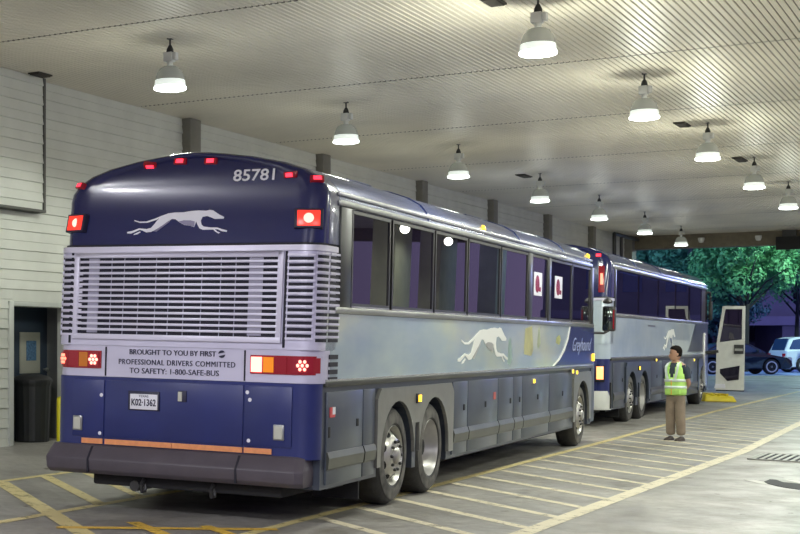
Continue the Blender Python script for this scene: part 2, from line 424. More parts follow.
tag(mb.build('trim_7', M['siding_dark']), 'dark edge of the protruding panel with its shadow painted along the bottom', kind='structure')
# recess room behind the opening
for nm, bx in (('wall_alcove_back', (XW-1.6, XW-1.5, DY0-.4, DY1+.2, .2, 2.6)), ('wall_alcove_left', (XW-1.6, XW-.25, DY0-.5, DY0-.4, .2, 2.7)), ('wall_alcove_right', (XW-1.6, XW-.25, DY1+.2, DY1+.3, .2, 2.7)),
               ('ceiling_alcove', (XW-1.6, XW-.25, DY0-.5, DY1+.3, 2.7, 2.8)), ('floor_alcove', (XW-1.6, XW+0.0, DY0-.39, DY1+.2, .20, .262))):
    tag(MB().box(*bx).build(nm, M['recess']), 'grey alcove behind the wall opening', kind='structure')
mb = MB()
mb.box(XW-.06, XW+.03, DY0-.10, DY0, .265, DZ+.06); mb.box(XW-.06, XW+.03, DY0, DY1, DZ, DZ+.06); mb.box(XW-.06, XW+.03, DY1, DY1+.1, .265, DZ+.06)
tag(mb.build('trim_8', M['frame_white'], bevel=.004), 'pale trim around the wall opening', kind='structure')
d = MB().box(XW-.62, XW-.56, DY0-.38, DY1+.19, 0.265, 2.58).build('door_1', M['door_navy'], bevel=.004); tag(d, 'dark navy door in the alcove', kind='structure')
mb = MB(); mb.lathe([(.0, .0), (.012, 0), (.012, .05), (.028, .055), (.03, .08), (.0, .085)], (XW-.565, DY1+.1, 1.25), 'x', 12)
mb.build('door_handle', M['steel'], d, smooth=True)
nb = MB().box(XW-.56, XW-.54, 16.46, 16.94, 1.20, 1.78).build('notice_board', M['paper'], bevel=.004)
tag(nb, 'beige notice board fixed on the dark alcove door', 'notice board')
MB().box(XW-.541, XW-.535, 16.60, 16.84, 1.38, 1.66).build('poster', M['blue_label'], nb)
# ribbed bin
bn = empty('trash_bin', (XW-.27, 16.36, .262)); bn.scale = (1, 1, 1.1)
mb = MB(); rings = []
for z, r in ((0, .22), (.02, .235), (.70, .265), (.74, .28), (.78, .28)):
    rings.append([((r*(1+.02*(k % 2)))*math.cos(2*PI*k/40), (r*(1+.02*(k % 2)))*math.sin(2*PI*k/40), z) for k in range(40)])
mb.loft(rings); mb.build('bin_body', M['bin'], bn)
mb = MB(); mb.lathe([(.0, .86), (.10, .855), (.24, .82), (.285, .78), (.285, .765), (.0, .765)], n=32); mb.build('bin_lid', M['dark_metal'], bn, smooth=True)
tag(bn, 'black ribbed trash bin standing in the dark wall alcove', 'trash bin')
bo = empty('bollard', (XW+.20, 16.36, fz(XW+.20)))
MB().lathe([(.047, 0), (.047, .60), (.04, .635), (.02, .65), (0, .655)], n=20).build('post', M['bollard_yellow'], bo, smooth=True)
MB().lathe([(.0, 0), (.085, 0), (.085, .012), (0, .012)], n=20).build('base_plate', M['bollard_yellow'], bo)
tag(bo, 'slim yellow bollard beside the wall opening', 'bollard')
# pilasters
pl = MB().box(0, .16, -.17, .17, .1, ZC).build('pilaster', M['pilaster'], bevel=.006)
for i, y in enumerate((20.25, 25.35, 30.6, 35.55, 40.4, 45.15)):
    o = pl if i == 0 else pl.copy()
    if i: COL.objects.link(o)
    o.location = (XW, y, 0); o.name = 'trim_%d' % (20+i)
    tag(o, 'dark pilaster on the siding wall', kind='structure')
MB().box(XW-.25, XW+.25, YEND-.4, YEND+.2, 0, ZC).build('wall_end', M['pilaster'])['kind'] = 'structure'
# conduit frame near the far end
cd = empty('conduit_frame', (XW+.35, 46.8, 0))
MB().tube([(0, 0, 3.0), (0, 0, 5.0), (0, 0, 5.08), (0, 3.2, 5.08)], .06, 8).build('pipe', M['dark_metal'], cd)
MB().tube([(0, .9, 3.0), (0, .9, 5.08)], .05, 8).build('pipe', M['dark_metal'], cd)
mb = MB(); mb.box(-.35, .06, -.06, .0, 3.4, 3.46); mb.box(-.35, .06, .85, .95, 3.4, 3.46); mb.build('bracket', M['dark_metal'], cd)
tag(cd, 'dark pipe conduits running up the far end of the left wall', 'pipe')

# ------------------------------------------------------------------ ceiling of narrow metal strips
joints = [-5.9, -1.0, 3.95, 8.9, 13.85, 18.75, 23.4, 28.3, 33.2, 38.1, 43.0, 47.9, 51.3]
mb = MB(); pitch = 0.0748
nx = int((8.5 - XW)/pitch)
for j in range(len(joints)-1):
    y0, y1 = joints[j]+.02, joints[j+1]-.02
    for i in range(nx):
        x0 = XW + i*pitch; x1 = x0 + pitch*.85
        v = [mb.v(p) for p in ((x0, y0, ZC+.012), (x0+.006, y0, ZC), (x1-.006, y0, ZC), (x1, y0, ZC+.012))]
        u = [mb.v(p) for p in ((x0, y1, ZC+.012), (x0+.006, y1, ZC), (x1-.006, y1, ZC), (x1, y1, ZC+.012))]
        for k in range(3): mb.face([v[k], v[k+1], u[k+1], u[k]])
me_bm = mb.bm
o = None
me = bpy.data.meshes.new('ceiling'); mb.bm.to_mesh(me); mb.bm.free(); me.materials.append(M['ceiling'])
o = bpy.data.objects.new('ceiling', me); COL.objects.link(o); tag(o, 'ceiling of narrow parallel metal strips', kind='structure')
MB().box(XW-.3, 8.6, -6.0, 51.6, ZC+.03, ZC+.3).build('ceiling_slab', M['ceil_dark'])['kind'] = 'structure'
bpy.data.objects['ceiling_slab'].name = 'trim_9'
mb = MB()
for y in joints[1:-1]: mb.box(XW, 8.5, y-.022, y+.022, ZC+.006, ZC+.028)
tag(mb.build('trim_10', M['beam']), 'brown joint strips crossing the ceiling', kind='structure')
bmh = MB().box(XW-.2, 8.6, YEND, YEND+.5, 4.76, ZC+.1).build('trim_11', M['beam'], bevel=.01); tag(bmh, 'brown edge beam at the far end of the ceiling', kind='structure')
# ceiling vents
vents = [((-4.76, 14.96), .16, .36), ((-4.83, 24.98), .16, .5), ((-4.8, 30.3), .16, .7), ((-9.12, 30.75), .18, .55), ((-11.1, 15.75), .16, .30)]
labs = ['dark slot vent in the ceiling beside the nearest right-hand lamp', 'dark slot vent in the ceiling right of the second right-hand lamp',
        'dark slot vent in the ceiling beside the third right-hand lamp', 'dark slot vent in the ceiling beside the third lamp of the left row',
        'dark slot vent at the ceiling corner above the left wall']
v0 = MB(); v0.box(-.09, .09, -.26, .26, -.018, 0); v0.box(-.07, .07, -.23, .23, -.03, -.018)
vv = v0.build('ceiling_vent', M['ceil_dark'])
for i, ((x, y), a, b) in enumerate(vents):
    o = vv if i == 0 else vv.copy()
    if i: COL.objects.link(o)
    o.location = (x, y, ZC); o.scale = (a/.16, b/.5, 1); tag(o, labs[i], 'vent', 'dark slot vents in the ceiling')
# small floodlights and a box on the far beam
fx = [(-9.05, 'small pale fitting on the brown beam above the second coach', ), (-7.35, 'small pale fitting on the brown beam above the open coach door')]
for i, (x, l) in enumerate(fx):
    e = empty('beam_fitting', (x, YEND-.0, 5.03))
    MB().box(-.03, .03, -.12, .03, -.02, .02).build('bracket', M['dark_metal'], e)
    MB().lathe([(0, -.14), (.07, -.12), (.10, -.03), (.10, .03), (0, .03)], (0, -.18, 0), 'z', 16).build('dome', M['reflector'], e, smooth=True)
    tag(e, l, 'fitting', 'small fittings on the far beam')
e = empty('hanging_box', (-6.45, YEND-.25, 4.95)); MB().box(-.38, .38, -.08, .08, -.36, .04).build('case', M['black'], e, bevel=.01)
MB().box(-.2, .2, -.03, .03, .04, .25).build('bracket', M['dark_metal'], e)
tag(e, 'black box hanging at the far edge of the ceiling', 'box')

# ------------------------------------------------------------------ high-bay lamps
def make_lamp():
    e = empty('high_bay_lamp')
    # local z=0 at the ceiling; rim 0.60 below
    mb = MB(); mb.tube([(0, 0, .028), (0, 0, -.09)], .012, 8); mb.box(-.03, .03, -.03, .03, -.006, .028); mb.build('stem', M['dark_metal'], e)
    mb = MB(); mb.lathe([(0, -.06), (.02, -.08), (.04, -.12), (.045, -.165), (0, -.165)], n=16); mb.build('hook_cap', M['dark_metal'], e, smooth=True)
    mb = MB(); mb.box(-.065, .045, -.05, .05, -.27, -.16); mb.box(.05, .095, -.035, .035, -.255, -.165); mb.lathe([(.04, -.33), (.036, -.30), (.04, -.26)], n=16)
    mb.build('ballast_box', M['reflector'], e, bevel=.006)
    up = [(.04, -.322), (.08, -.328), (.118, -.350), (.148, -.392), (.166, -.44), (.176, -.49)]
    lo = [(.176, -.49), (.182, -.53), (.187, -.575)]
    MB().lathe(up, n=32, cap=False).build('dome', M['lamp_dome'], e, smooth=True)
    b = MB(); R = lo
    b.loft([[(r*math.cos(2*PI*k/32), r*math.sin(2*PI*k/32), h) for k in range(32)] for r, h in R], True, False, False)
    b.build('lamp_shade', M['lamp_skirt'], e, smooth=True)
    MB().lathe([(.188, -.565), (.192, -.58), (.188, -.595), (.14, -.605), (0, -.612)], n=32).build('lens', M['lamp_lens'], e, smooth=True)
    return e
lamp0 = make_lamp()
n = 0
order = ['nearest', 'second', 'third', 'fourth', 'fifth', 'sixth', 'seventh', 'eighth']
LP = 205; UP = 46
first = True
LX = {'left': (-8.55, -8.6, -8.70, -8.73, -8.79, -8.87, -9.0), 'right': (-4.32, -4.36, -4.46, -4.53, -4.57, -4.6, -4.6)}
LY = {'left': (14.78, 20.08, 25.37, 30.58, 35.74, 40.95, 46.4), 'right': (15.06, 20.1, 25.1, 30.2, 35.1, 40.3, 45.5)}
for rx, row in ((-8.68, 'left'), (-4.37, 'right'), (-.05, 'c'), (4.3, 'd')):
    for k in range(-3, 7):
        if k == -1 or (k < 0 and row == 'd') or (k == -3 and row == 'left'): continue
        y = 14.9 + 5.25*k
        if row in 'cd' and k > 5: continue
        x = rx
        if row in LX and k >= 0: x, y = LX[row][k], LY[row][k]
        o = lamp0 if first else copy_tree(lamp0); first = False
        o.location = (x, y, ZC)
        if row in ('left', 'right') and k >= 0:
            tag(o, '%s lit high-bay lamp of the %s-hand row under the ceiling' % (order[k], row), 'ceiling lamp', 'high-bay lamps hanging from the ceiling')
        else:
            tag(o, 'lit high-bay lamp under the ceiling nearer than the photo shows', 'ceiling lamp', 'high-bay lamps beyond the view')
        L = bpy.data.lights.new('high_bay_light', 'SPOT'); L.energy = LP * (2.0 if k < 0 else 1); L.color = (0.95, 1.0, 0.91) if k >= 0 else (.90, .90, 1.0); L.shadow_soft_size = 0.15 if k >= 0 else .06
        L.spot_size = math.radians(168); L.spot_blend = 0.25
        lo = bpy.data.objects.new('high_bay_light', L); COL.objects.link(lo); lo.location = (x, y, ZC-.66)
        L = bpy.data.lights.new('refractor_glow', 'POINT'); L.energy = UP * ((.16 if k > 0 else .3) if row == 'left' else .22 if k > 4 else .45 if k > 2 else 2.0 if k == 0 else 1.1); L.color = (0.98, 1.0, 0.88); L.shadow_soft_size = 0.12
        lo = bpy.data.objects.new('refractor_glow', L); COL.objects.link(lo); lo.location = (x, y, ZC-.95)

# columns to the right of the aisle (outside the frame, seen mirrored in the coach windows)
for i, (y0_, y1_) in enumerate(((14, 15.2), (22, 23.5), (31.5, 33.5), (41.3, 43.3), (47.4, 50.0), (57.7, 59.8))):
    tag(MB().box(1.5, 2.2, y0_, y1_, -.3, ZC).build('trim_%d' % (40+i), M['column'], bevel=.02), 'concrete pier right of the aisle', kind='structure')

# ------------------------------------------------------------------ the coaches
DOG = [(48,130),(90,142),(140,142),(200,124),(250,105),(300,88),(350,83),(410,83),(460,76),(520,73),(575,76),(600,71),(625,75),(645,88),(675,106),(708,122),(706,134),(675,134),(640,134),(612,122),(585,113),
       (552,118),(543,145),(552,172),(570,186),(620,193),(668,194),(705,207),(740,215),(738,226),(700,220),(672,207),(650,205),(672,222),(692,230),(680,236),(655,222),(640,208),(565,208),(540,198),(522,172),(510,148),
       (500,188),(470,178),(425,172),(385,150),(355,130),(328,128),(300,150),(262,172),(225,196),(185,217),(150,220),(118,206),(98,200),(66,214),(35,226),(5,224),(5,214),(42,208),(92,190),(150,196),(182,188),(205,160),(222,135),(240,118),(215,132),(150,151),(92,151),(50,138)]
DOG_FOOT = [(55,236),(62,228),(100,212),(108,216),(84,232)]
DOG_SHADE = [(385,148),(420,140),(470,142),(500,150),(500,186),(470,178),(425,171)]
DOG_SHADE2 = [(200,212),(255,180),(310,140),(316,146),(265,186),(225,216)]
def dog_parts(parent, fx, main, shade):
    """fx maps a drawing point (u,v) to a 3-D point; second value is the outward vector"""
    P, nrm = fx
    def flat(poly, th):
        bm = bmesh.new(); vs = [bm.verts.new(P(u, v)) for u, v in poly]; f = bm.faces.new(vs); f.normal_update()
        r = bmesh.ops.triangulate(bm, faces=[f], ngon_method='EAR_CLIP')
        ex = bmesh.ops.extrude_face_region(bm, geom=bm.faces[:])
        for g in ex['geom']:
            if isinstance(g, bmesh.types.BMVert): g.co += Vector(nrm)*th
        m = MB(); m.bm.free(); m.bm = bm; return m
    o = flat(DOG, .004).build('running_dog_emblem', main, parent)
    flat(DOG_FOOT, .004).build('hind_foot', main, o)
    flat(DOG_SHADE, .0065).build('chest_shading', shade, o)
    flat(DOG_SHADE2, .0055).build('thigh_shading', shade, o)
    return o

def make_wheel(parent, y, side, kind, R=.495, tw=.29):
    """side=+1 right; kind 'front' has the rim disc standing proud, 'drive' is the dished dual"""
    e = empty('wheel'); e.parent = parent; e.location = (0, y, R)
    xo = 1.275*side; s = -side
    prof = [(.30, 0), (.31, .0-.012), (.36, -.016), (.44, -.006), (R-.025, .018), (R-.004, .055), (R, .10), (R, tw-.10), (R-.004, tw-.055), (R-.025, tw-.02), (.36, tw+.01), (.30, tw)]
    def X(h): return xo + s*h
    MB().lathe([(r, X(h)) for r, h in prof], axis='x', n=48, cap=False).build('tyre', M['tyre'], e, smooth=True, angle=50)
    # sidewall ring dusty
    b = MB(); b.loft([[(X(h), r*math.cos(2*PI*k/48), r*math.sin(2*PI*k/48)) for k in range(48)] for r, h in ((.325, -.0195), (.36, -.0205), (.40, -.016), (.44, -.0105))], True, False, False)
    b.build('sidewall', M['tyre_dusty'], e, smooth=True)
    if kind == 'drive':
        MB().lathe([(r, X(h+tw+.04)) for r, h in prof], axis='x', n=40, cap=False).build('inner_tyre', M['tyre'], e, smooth=True, angle=50)
    if kind == 'front':
        rp = [(.31, .0), (.30, -.012), (.285, .02), (.275, .07), (.255, .055), (.20, .0), (.17, -.03), (.14, -.035), (.12, -.03)]
        hub = [(.12, -.03), (.085, -.034), (.08, -.055), (.06, -.07), (0, -.073)]; hr, hh, lr, lh = .232, .03, .145, -.035
        rm = M['rim']
    else:
        rp = [(.31, .0), (.30, -.012), (.285, .03), (.275, .13), (.25, .16), (.225, .165)]
        hub = [(.225, .165), (.14, .165), (.12, .15), (.10, .12), (.09, .09), (0, .085)]; hr, hh, lr, lh = .222, .158, .155, .15
        rm = M['rim_dark']
    ri = MB(); ri.lathe([(r, X(h)) for r, h in rp], axis='x', n=48, cap=False)
    ri = ri.build('rim', rm, e, smooth=True, angle=40)
    b = MB()
    for k in range(8):
        a = 2*PI*(k+.5)/8; dr = -0.72 if kind == 'front' else 0.05
        ring = []
        for q in range(12):
            t = 2*PI*q/12; rr = hr + .026*math.cos(t); tt = .050*math.sin(t)/rr
            hx = hh + (rr-hr)*(1.0 if kind == 'front' else .1) - .006
            ring.append((X(hx), rr*math.cos(a+tt), rr*math.sin(a+tt)))
        b.poly(ring)
    b.build('hand_hole', M['chassis'], ri)['kind'] = 'stuff'
    hb = MB().lathe([(r, X(h)) for r, h in hub], axis='x', n=24, cap=False).build('hub', rm if kind == 'front' else M['dark_metal'], e, smooth=True)
    for k in range(10):
        a = 2*PI*k/10; c = (0, lr*math.cos(a), lr*math.sin(a))
        MB().lathe([(.016, X(lh+.01)), (.017, X(lh-.018)), (.010, X(lh-.026)), (0, X(lh-.026))], (0, c[1], c[2]), 'x', 6).build('lug_nut', M['dark_metal'], ri)
    return e

def upath(w, yf, r, yend, n=8, ins=0.0):
    """U-shaped path seen from above: left end -> rear-left corner -> rear-right corner -> right end"""
    w = w-ins; yf = yf+ins; r = max(r-ins, .01)
    p = [(-w, yend)]
    for k in range(n+1):
        a = PI + (PI/2)*k/n; p.append((-w+r+r*math.cos(a), yf+r+r*math.sin(a)))
    for k in range(n+1):
        a = 1.5*PI + (PI/2)*k/n; p.append((w-r+r*math.cos(a), yf+r+r*math.sin(a)))
    p.append((w, yend)); return p
def wrap(levels, yend, mirror_y=None):
    """solid block lofted over (z, yface, corner radius, halfwidth)"""
    rings = []
    for z, yf, r, w in levels:
        q = upath(w, yf, r, yend)
        if mirror_y is not None: q = [(x, mirror_y-y) for x, y in q]
        rings.append([(x, y, z) for x, y in q])
    return MB().loft(rings)

root_surf = [None]
def cap_hit(x, z):
    h = root_surf[0].ray_cast(Vector((x, -2, z)), Vector((0, 1, 0)))
    if h[0] is None: return None, Vector((0, -1, 0))
    n = h[1]; return h[0].y, (n if n.y < 0 else -n)
def make_coach(spec):
    W = 1.31; L = spec['L']; zs, zw, zb, zr, zt = .33, spec['waist'], spec['belt'], spec['rail'], spec['top']
    root = empty('coach_bus', spec['loc'], (0, spec['roll'], spec['yaw']))
    tagy, dry, fry = spec['wheels']
    k2 = spec['kind'] == 2
    bump0, bump1 = .36, .62
    # --- lower side body with wheel wells cut out
    body = MB().box(-W+.012, W-.012, .302, L-.5, zs, zw+.01).build('lower_body', M['slate'], root)
    for y in (tagy, dry, fry):
        for sx in (-1, 1):
            ym = y
            c = MB(); pts = [(sx*.84, ym-.60, 0)]
            prof = [(ym-.58, 0)] + [(ym+.58*math.cos(a), .50+.56*math.sin(a)) for a in [PI-PI*q/16 for q in range(17)]] + [(ym+.58, 0)]
            c.prism([(sx*.88, yy, zz) for yy, zz in prof], (sx*.6, 0, 0))
            cut = c.build('cutter', M['chassis']); cut.parent = root
            boolean_cut(body, cut)
    MB().box(-1.1, 1.1, 1.0, L-1.0, .26, .60).build('chassis', M['chassis'], root)
    for y in (tagy, dry, fry):
        MB().lathe([(.09, -1.2), (.09, 1.2)], (0, y, .495), 'x', 12).build('axle', M['chassis'], root)
    # --- waist panels
    MB().box(-W, W, .35, L-.45, zw+.01, zb-.005).build('waist_panel', M['waist2' if k2 else 'waist'], root)
    # --- window band, upper box
    MB().box(-W+.03, W-.03, .60, L-.55, zb-.01, zr+.02).build('window_band', M['winframe'], root)
    # --- roof profile
    H = zt-zr
    prof = [(W, zr-.02), (W, zr+.05), (W-.02, zr+.13), (W-.09, zr+.22), (W-.22, zr+.30), (W-.42, zr+.37), (W-.72, zr+.435), (W-1.0, zr+.475), (W-1.16, zr+.492), (0, zt)]
    prof = [(x, zr + (z-zr)*H/.5 if z > zr else z) for x, z in prof[:-1]] + [(0, zt)]
    full = [(x, z) for x, z in prof] + [(-x, z) for x, z in prof[:-1][::-1]]
    # rear cap (navy): z from cap0 up, rounded at the rear
    cap0 = spec['cap0']; y0 = .20
    def section(ins, y, lean, zlow, bow):
        out = []
        pr = [(W, zlow)] + [(W, zlow+(zr-zlow)*t) for t in (.35, .7)] + [p for p in prof[1:]]
        ful = pr + [(-x, z) for x, z in pr[:-1][::-1]]
        for x, z in ful:
            f = (z-zlow)/(zt-zlow)
            xx = x*(1-ins/W); z2 = z - ins*.28*f*f
            out.append((xx, y+lean*(z2-zlow), z2))
        return out
    rings = []
    for q in range(9):
        a = (PI/2)*q/8; r = .22
        rings.append(section(r*(1-math.sin(a)), y0+r*(1-math.cos(a)), .22*(1-q/8), cap0, 0))
    rings.append(section(0, .63, 0, cap0, 0))
    CAP = MB().loft(rings).build('rear_cap', M['navy'], root, smooth=True, angle=35)
    from mathutils.bvhtree import BVHTree
    bmc = bmesh.new(); bmc.from_mesh(CAP.data); tree = BVHTree.FromBMesh(bmc); bmc.free()
    root_surf[0] = tree
    # main roof
    rr = []
    for y in (.64, 2.0, 4, 6, 8, 10, L-.9): rr.append([(x, y, z) for x, z in full])
    for ins, dy in ((.04, .6), (.12, .42), (.28, .27), (.5, .2)):
        rr.append([(x*(1-ins/W), L-dy, z-(ins*.6)*max(0, (z-zr)/(zt-zr))) for x, z in full])
    MB().loft(rr).build('roof', M['roof'], root, smooth=True, angle=35)
    for y in (3.9, 8.8):
        MB().loft([[(x, yy, zt-.03+zz) for x, yy in ((-.42, y-.45), (.42, y-.45), (.42, y+.45), (-.42, y+.45))] if k == 0 else [(x, yy, zt+.055) for x, yy in ((-.36, y-.39), (.36, y-.39), (.36, y+.39), (-.36, y+.39))] for k, zz in ((0, 0), (1, 0))]).build('roof_hatch', M['roof'], root)
    for y in ((3.4, 7.6, 10.4) if not k2 else (3, 6, 9)):
        rib = MB(); sc_ = lambda p, o_: (p[0]*(1+o_/W), p[1]+o_)
        rib.loft([[(sc_(p, .008)[0], y+d_, sc_(p, .008)[1]) for p in full[1:-1]] for d_ in (-.02, .02)], True, True, True)
        rib.build('roof_seam', M['roof'], root)
    # gutter rails above the windows
    for z, h, ox, m in ((zr-.015, .05, .022, 'trim'), (zr+.075, .035, .014, 'trim_light')):
        for sx in (-1, 1): MB().box(sx*(W-.03), sx*(W+ox), .62, L-.75, z, z+h).build('gutter_rail', M[m], root, bevel=.006)
    # belt drip rail and waist rail
    for sx in (-1, 1):
        MB().box(sx*(W-.04), sx*(W+.02), .56, L-.5, zb, zb+.055).build('belt_rail', M['trim'], root, bevel=.008)
        MB().box(sx*(W-.04), sx*(W+.022), .35, L-.5, zw-.03, zw+.022).build('waist_rail', M['rail'], root, bevel=.008)
        MB().box(sx*(W-.04), sx*(W+.014), .35, L-.5, zw+.022, zw+.038).build('waist_trim', M['trim_light'], root)
    # windows
    for (a, b) in spec['windows']:
        for sx in (-1, 1):
            wz0, wz1 = zb+.09, zr-.05
            f = MB(); fr = .028
            f.box(sx*(W-.03), sx*(W+.006), a, b, wz0-.03, wz0+fr-.02); f.box(sx*(W-.03), sx*(W+.006), a, b, wz1-.01, wz1+.02)
            f.box(sx*(W-.03), sx*(W+.006), a, a+fr, wz0, wz1); f.box(sx*(W-.03), sx*(W+.006), b-fr, b, wz0, wz1)
            fo = f.build('window_frame', M['winframe' if not k2 else 'glass'], root); MB().box(sx*(W+.0), sx*(W+.010), a+.01, b-.01, wz0-.034, wz0-.018).build('frame_lip', M['trim_light'], fo)
            MB().box(sx*(W-.03), sx*(W-.006), a+fr, b-fr, wz0+.005, wz1-.005).build('window_pane', M['glass'], fo)
    for (a, b) in spec['pillars']:
        for sx in (-1, 1): MB().box(sx*(W-.03), sx*(W+.012), a, b, zb+.04, zr-.02).build('window_pillar', M['winpillar'], root, bevel=.006)
    # --- rear: lower navy
    lowm = M['navy_low']
    wrap([(.60, .125, .17, W), (zw, .125, .17, W)], .30).build('rear_lower_panel', lowm, root, smooth=True)
    for a, b in ((-1.10, -.762), (-.745, .64), (.657, 1.10)):
        MB().box(a, b, .112, .14, .70 if a != -.745 else .70, zw-.03).build('engine_door' if b-a > 1 else 'service_door', lowm, root, bevel=.003)
    # silver band behind the lamps and writing
    wrap([(zw+.003, .12, .22, W+.005), (zw+.29, .125, .22, W+.005)], .45 if not k2 else .58).build('rear_lamp_panel', M['silver' if not k2 else 'waist2'], root, smooth=True)
    z1 = zw+.29
    wrap([(z1+.002, .115, .16, W), (cap0-.07, .155, .17, W)], .58).build('rear_grille_panel', M['silver' if not k2 else 'waist2'], root, smooth=True)
    wrap([(cap0-.07, .135, .18, W+.012), (cap0-.02, .14, .18, W+.012)], .60).build('rear_trim_band', M['slat'], root, smooth=True)
    wrap([(cap0-.02, .165, .18, W-.01), (cap0+.002, .17, .18, W-.01)], .60).build('rear_seam', M['void'], root)
    gy = lambda z: .115 + (z-z1)/(cap0-.07-z1)*.04
    ga, gb = z1+.10, cap0-.11
    if not k2:
        # main grille
        g = MB(); x0, x1 = -1.09, .965
        sh = lambda z, o_: gy(z)-o_
        g.prism([(x0, sh(ga, .004), ga), (x0, sh(gb, .004), gb), (x0, sh(gb, -.03), gb), (x0, sh(ga, -.03), ga)], (x1-x0, 0, 0))
        G = g.build('rear_grille', M['void'], root)
        fr_ = MB()
        def bar(mb_, xa, xb, za, zb_, o_):
            mb_.prism([(xa, sh(za, o_), za), (xa, sh(zb_, o_), zb_), (xa, sh(zb_, 0), zb_), (xa, sh(za, 0), za)], (xb-xa, 0, 0))
        bar(fr_, x0-.02, x1+.02, gb-.015, gb+.035, .022); bar(fr_, x0-.02, x1+.02, ga-.04, ga+.01, .026)
        bar(fr_, x0-.02, x0+.03, ga-.04, gb+.035, .022); bar(fr_, x1-.03, x1+.02, ga-.04, gb+.035, .022)
        fr_.build('grille_frame', M['slat'], G, bevel=.004)
        ns = 13
        for i in range(1, ns+1):
            z = ga + (gb-ga)*i/(ns+1); s_ = MB(); bar(s_, x0+.02, x1-.02, z-.011, z+.012, .026); s_.build('grille_slat', M['slat'], G, bevel=.003)
        for xx in [x0+(x1-x0)*t for t in (.18, .245, .32, .405, .47, .545, .63, .72, .79, .86)]:
            s_ = MB(); bar(s_, xx-.004, xx+.004, ga, gb, .007); s_.build('grille_rib', M['backing'], G)
        # lighter blank strips behind the slats at both sides
        for xa, xb in ((x0+.13, x0+.24), (x1-.30, x1-.17)):
            s_ = MB(); bar(s_, xa, xb, ga+.02, gb-.02, .012); s_.build('grille_backing', M['backing'], G)
        # tall dark gaps either side of the main grille
        for xx in (x0-.055, x1+.045):
            s_ = MB(); bar(s_, xx-.011, xx+.011, z1+.02, cap0-.075, .006); s_.build('panel_gap', M['void'], root)
        # corner grilles wrapping to the side
        path = upath(W, 0, .16, .58)
        for sx in (-1, 1):
            pts = [p for p in path if p[0] > 0][:]        # right corner from the rear to the side
            pts = [(1.0, 0)] + pts
            # arclength sampler
            seg = [0]
            for i in range(1, len(pts)): seg.append(seg[-1]+math.dist(pts[i], pts[i-1]))
            def at(s):
                for i in range(1, len(pts)):
                    if s <= seg[i] or i == len(pts)-1:
                        t = (s-seg[i-1])/(seg[i]-seg[i-1]); p = [pts[i-1][j]+(pts[i][j]-pts[i-1][j])*t for j in (0, 1)]
                        d = [(pts[i][j]-pts[i-1][j])/(seg[i]-seg[i-1]) for j in (0, 1)]; return p, (d[1], -d[0])
            C_ = empty('side_grille'); C_.parent = root
            def patch(mb_, s0, s1, za, zb_, o_, th=.01):
                n_ = 4; A = []
                for q in range(n_+1):
                    p, nn = at(s0+(s1-s0)*q/n_); A.append((p, nn))
                ring = lambda z, off: [(sx*(p[0]+nn[0]*off), p[1]+nn[1]*off+gy(z), z) for p, nn in A]
                mb_.loft([ring(za, o_)+ring(za, o_-th)[::-1], ring(zb_, o_)+ring(zb_, o_-th)[::-1]])
            total = seg[-1]
            cols = [(.035, .255), (.295, .475), (.525, total-.05)]
            v_ = MB(); nrow = 13
            for ci, (s0, s1) in enumerate(cols):
                rws = nrow if ci == 0 else nrow+1
                for i in range(rws):
                    z = gb - (i+.5)*(gb-ga)/nrow - (0 if ci == 0 else -.02)
                    patch(v_, s0, s1, z-.017, z+.012, .004)
            v_.build('louvre_slot', M['void'], C_)['kind'] = 'stuff'
            v_ = MB()
            for ci, (s0, s1) in enumerate(cols):
                for i in range(nrow+1):
                    z = gb - i*(gb-ga)/nrow - (0 if ci == 0 else -.02)
                    patch(v_, s0-.01, s1+.01, z-.008, z+.012, .018 if ci == 0 else .010, .02)
            v_.build('louvre_slat', M['slat'], C_)['kind'] = 'stuff'
            v_ = MB()
            for i in range(4):
                z = z1-.035-i*.066; patch(v_, .55, total-.05, z-.04, z, .013)
            v_.build('lower_louvre', M['void'], C_)['kind'] = 'stuff'
    else:
        for i in range(10):
            z = ga+(gb-ga)*i/9
            MB().box(-1.0, .85, gy(z)-.02, gy(z)+.03, z-.012, z+.012).build('grille_slat', M['slat'], root)
    # --- tail lamps
    zt0, zt1 = zw+.092, zw+.226
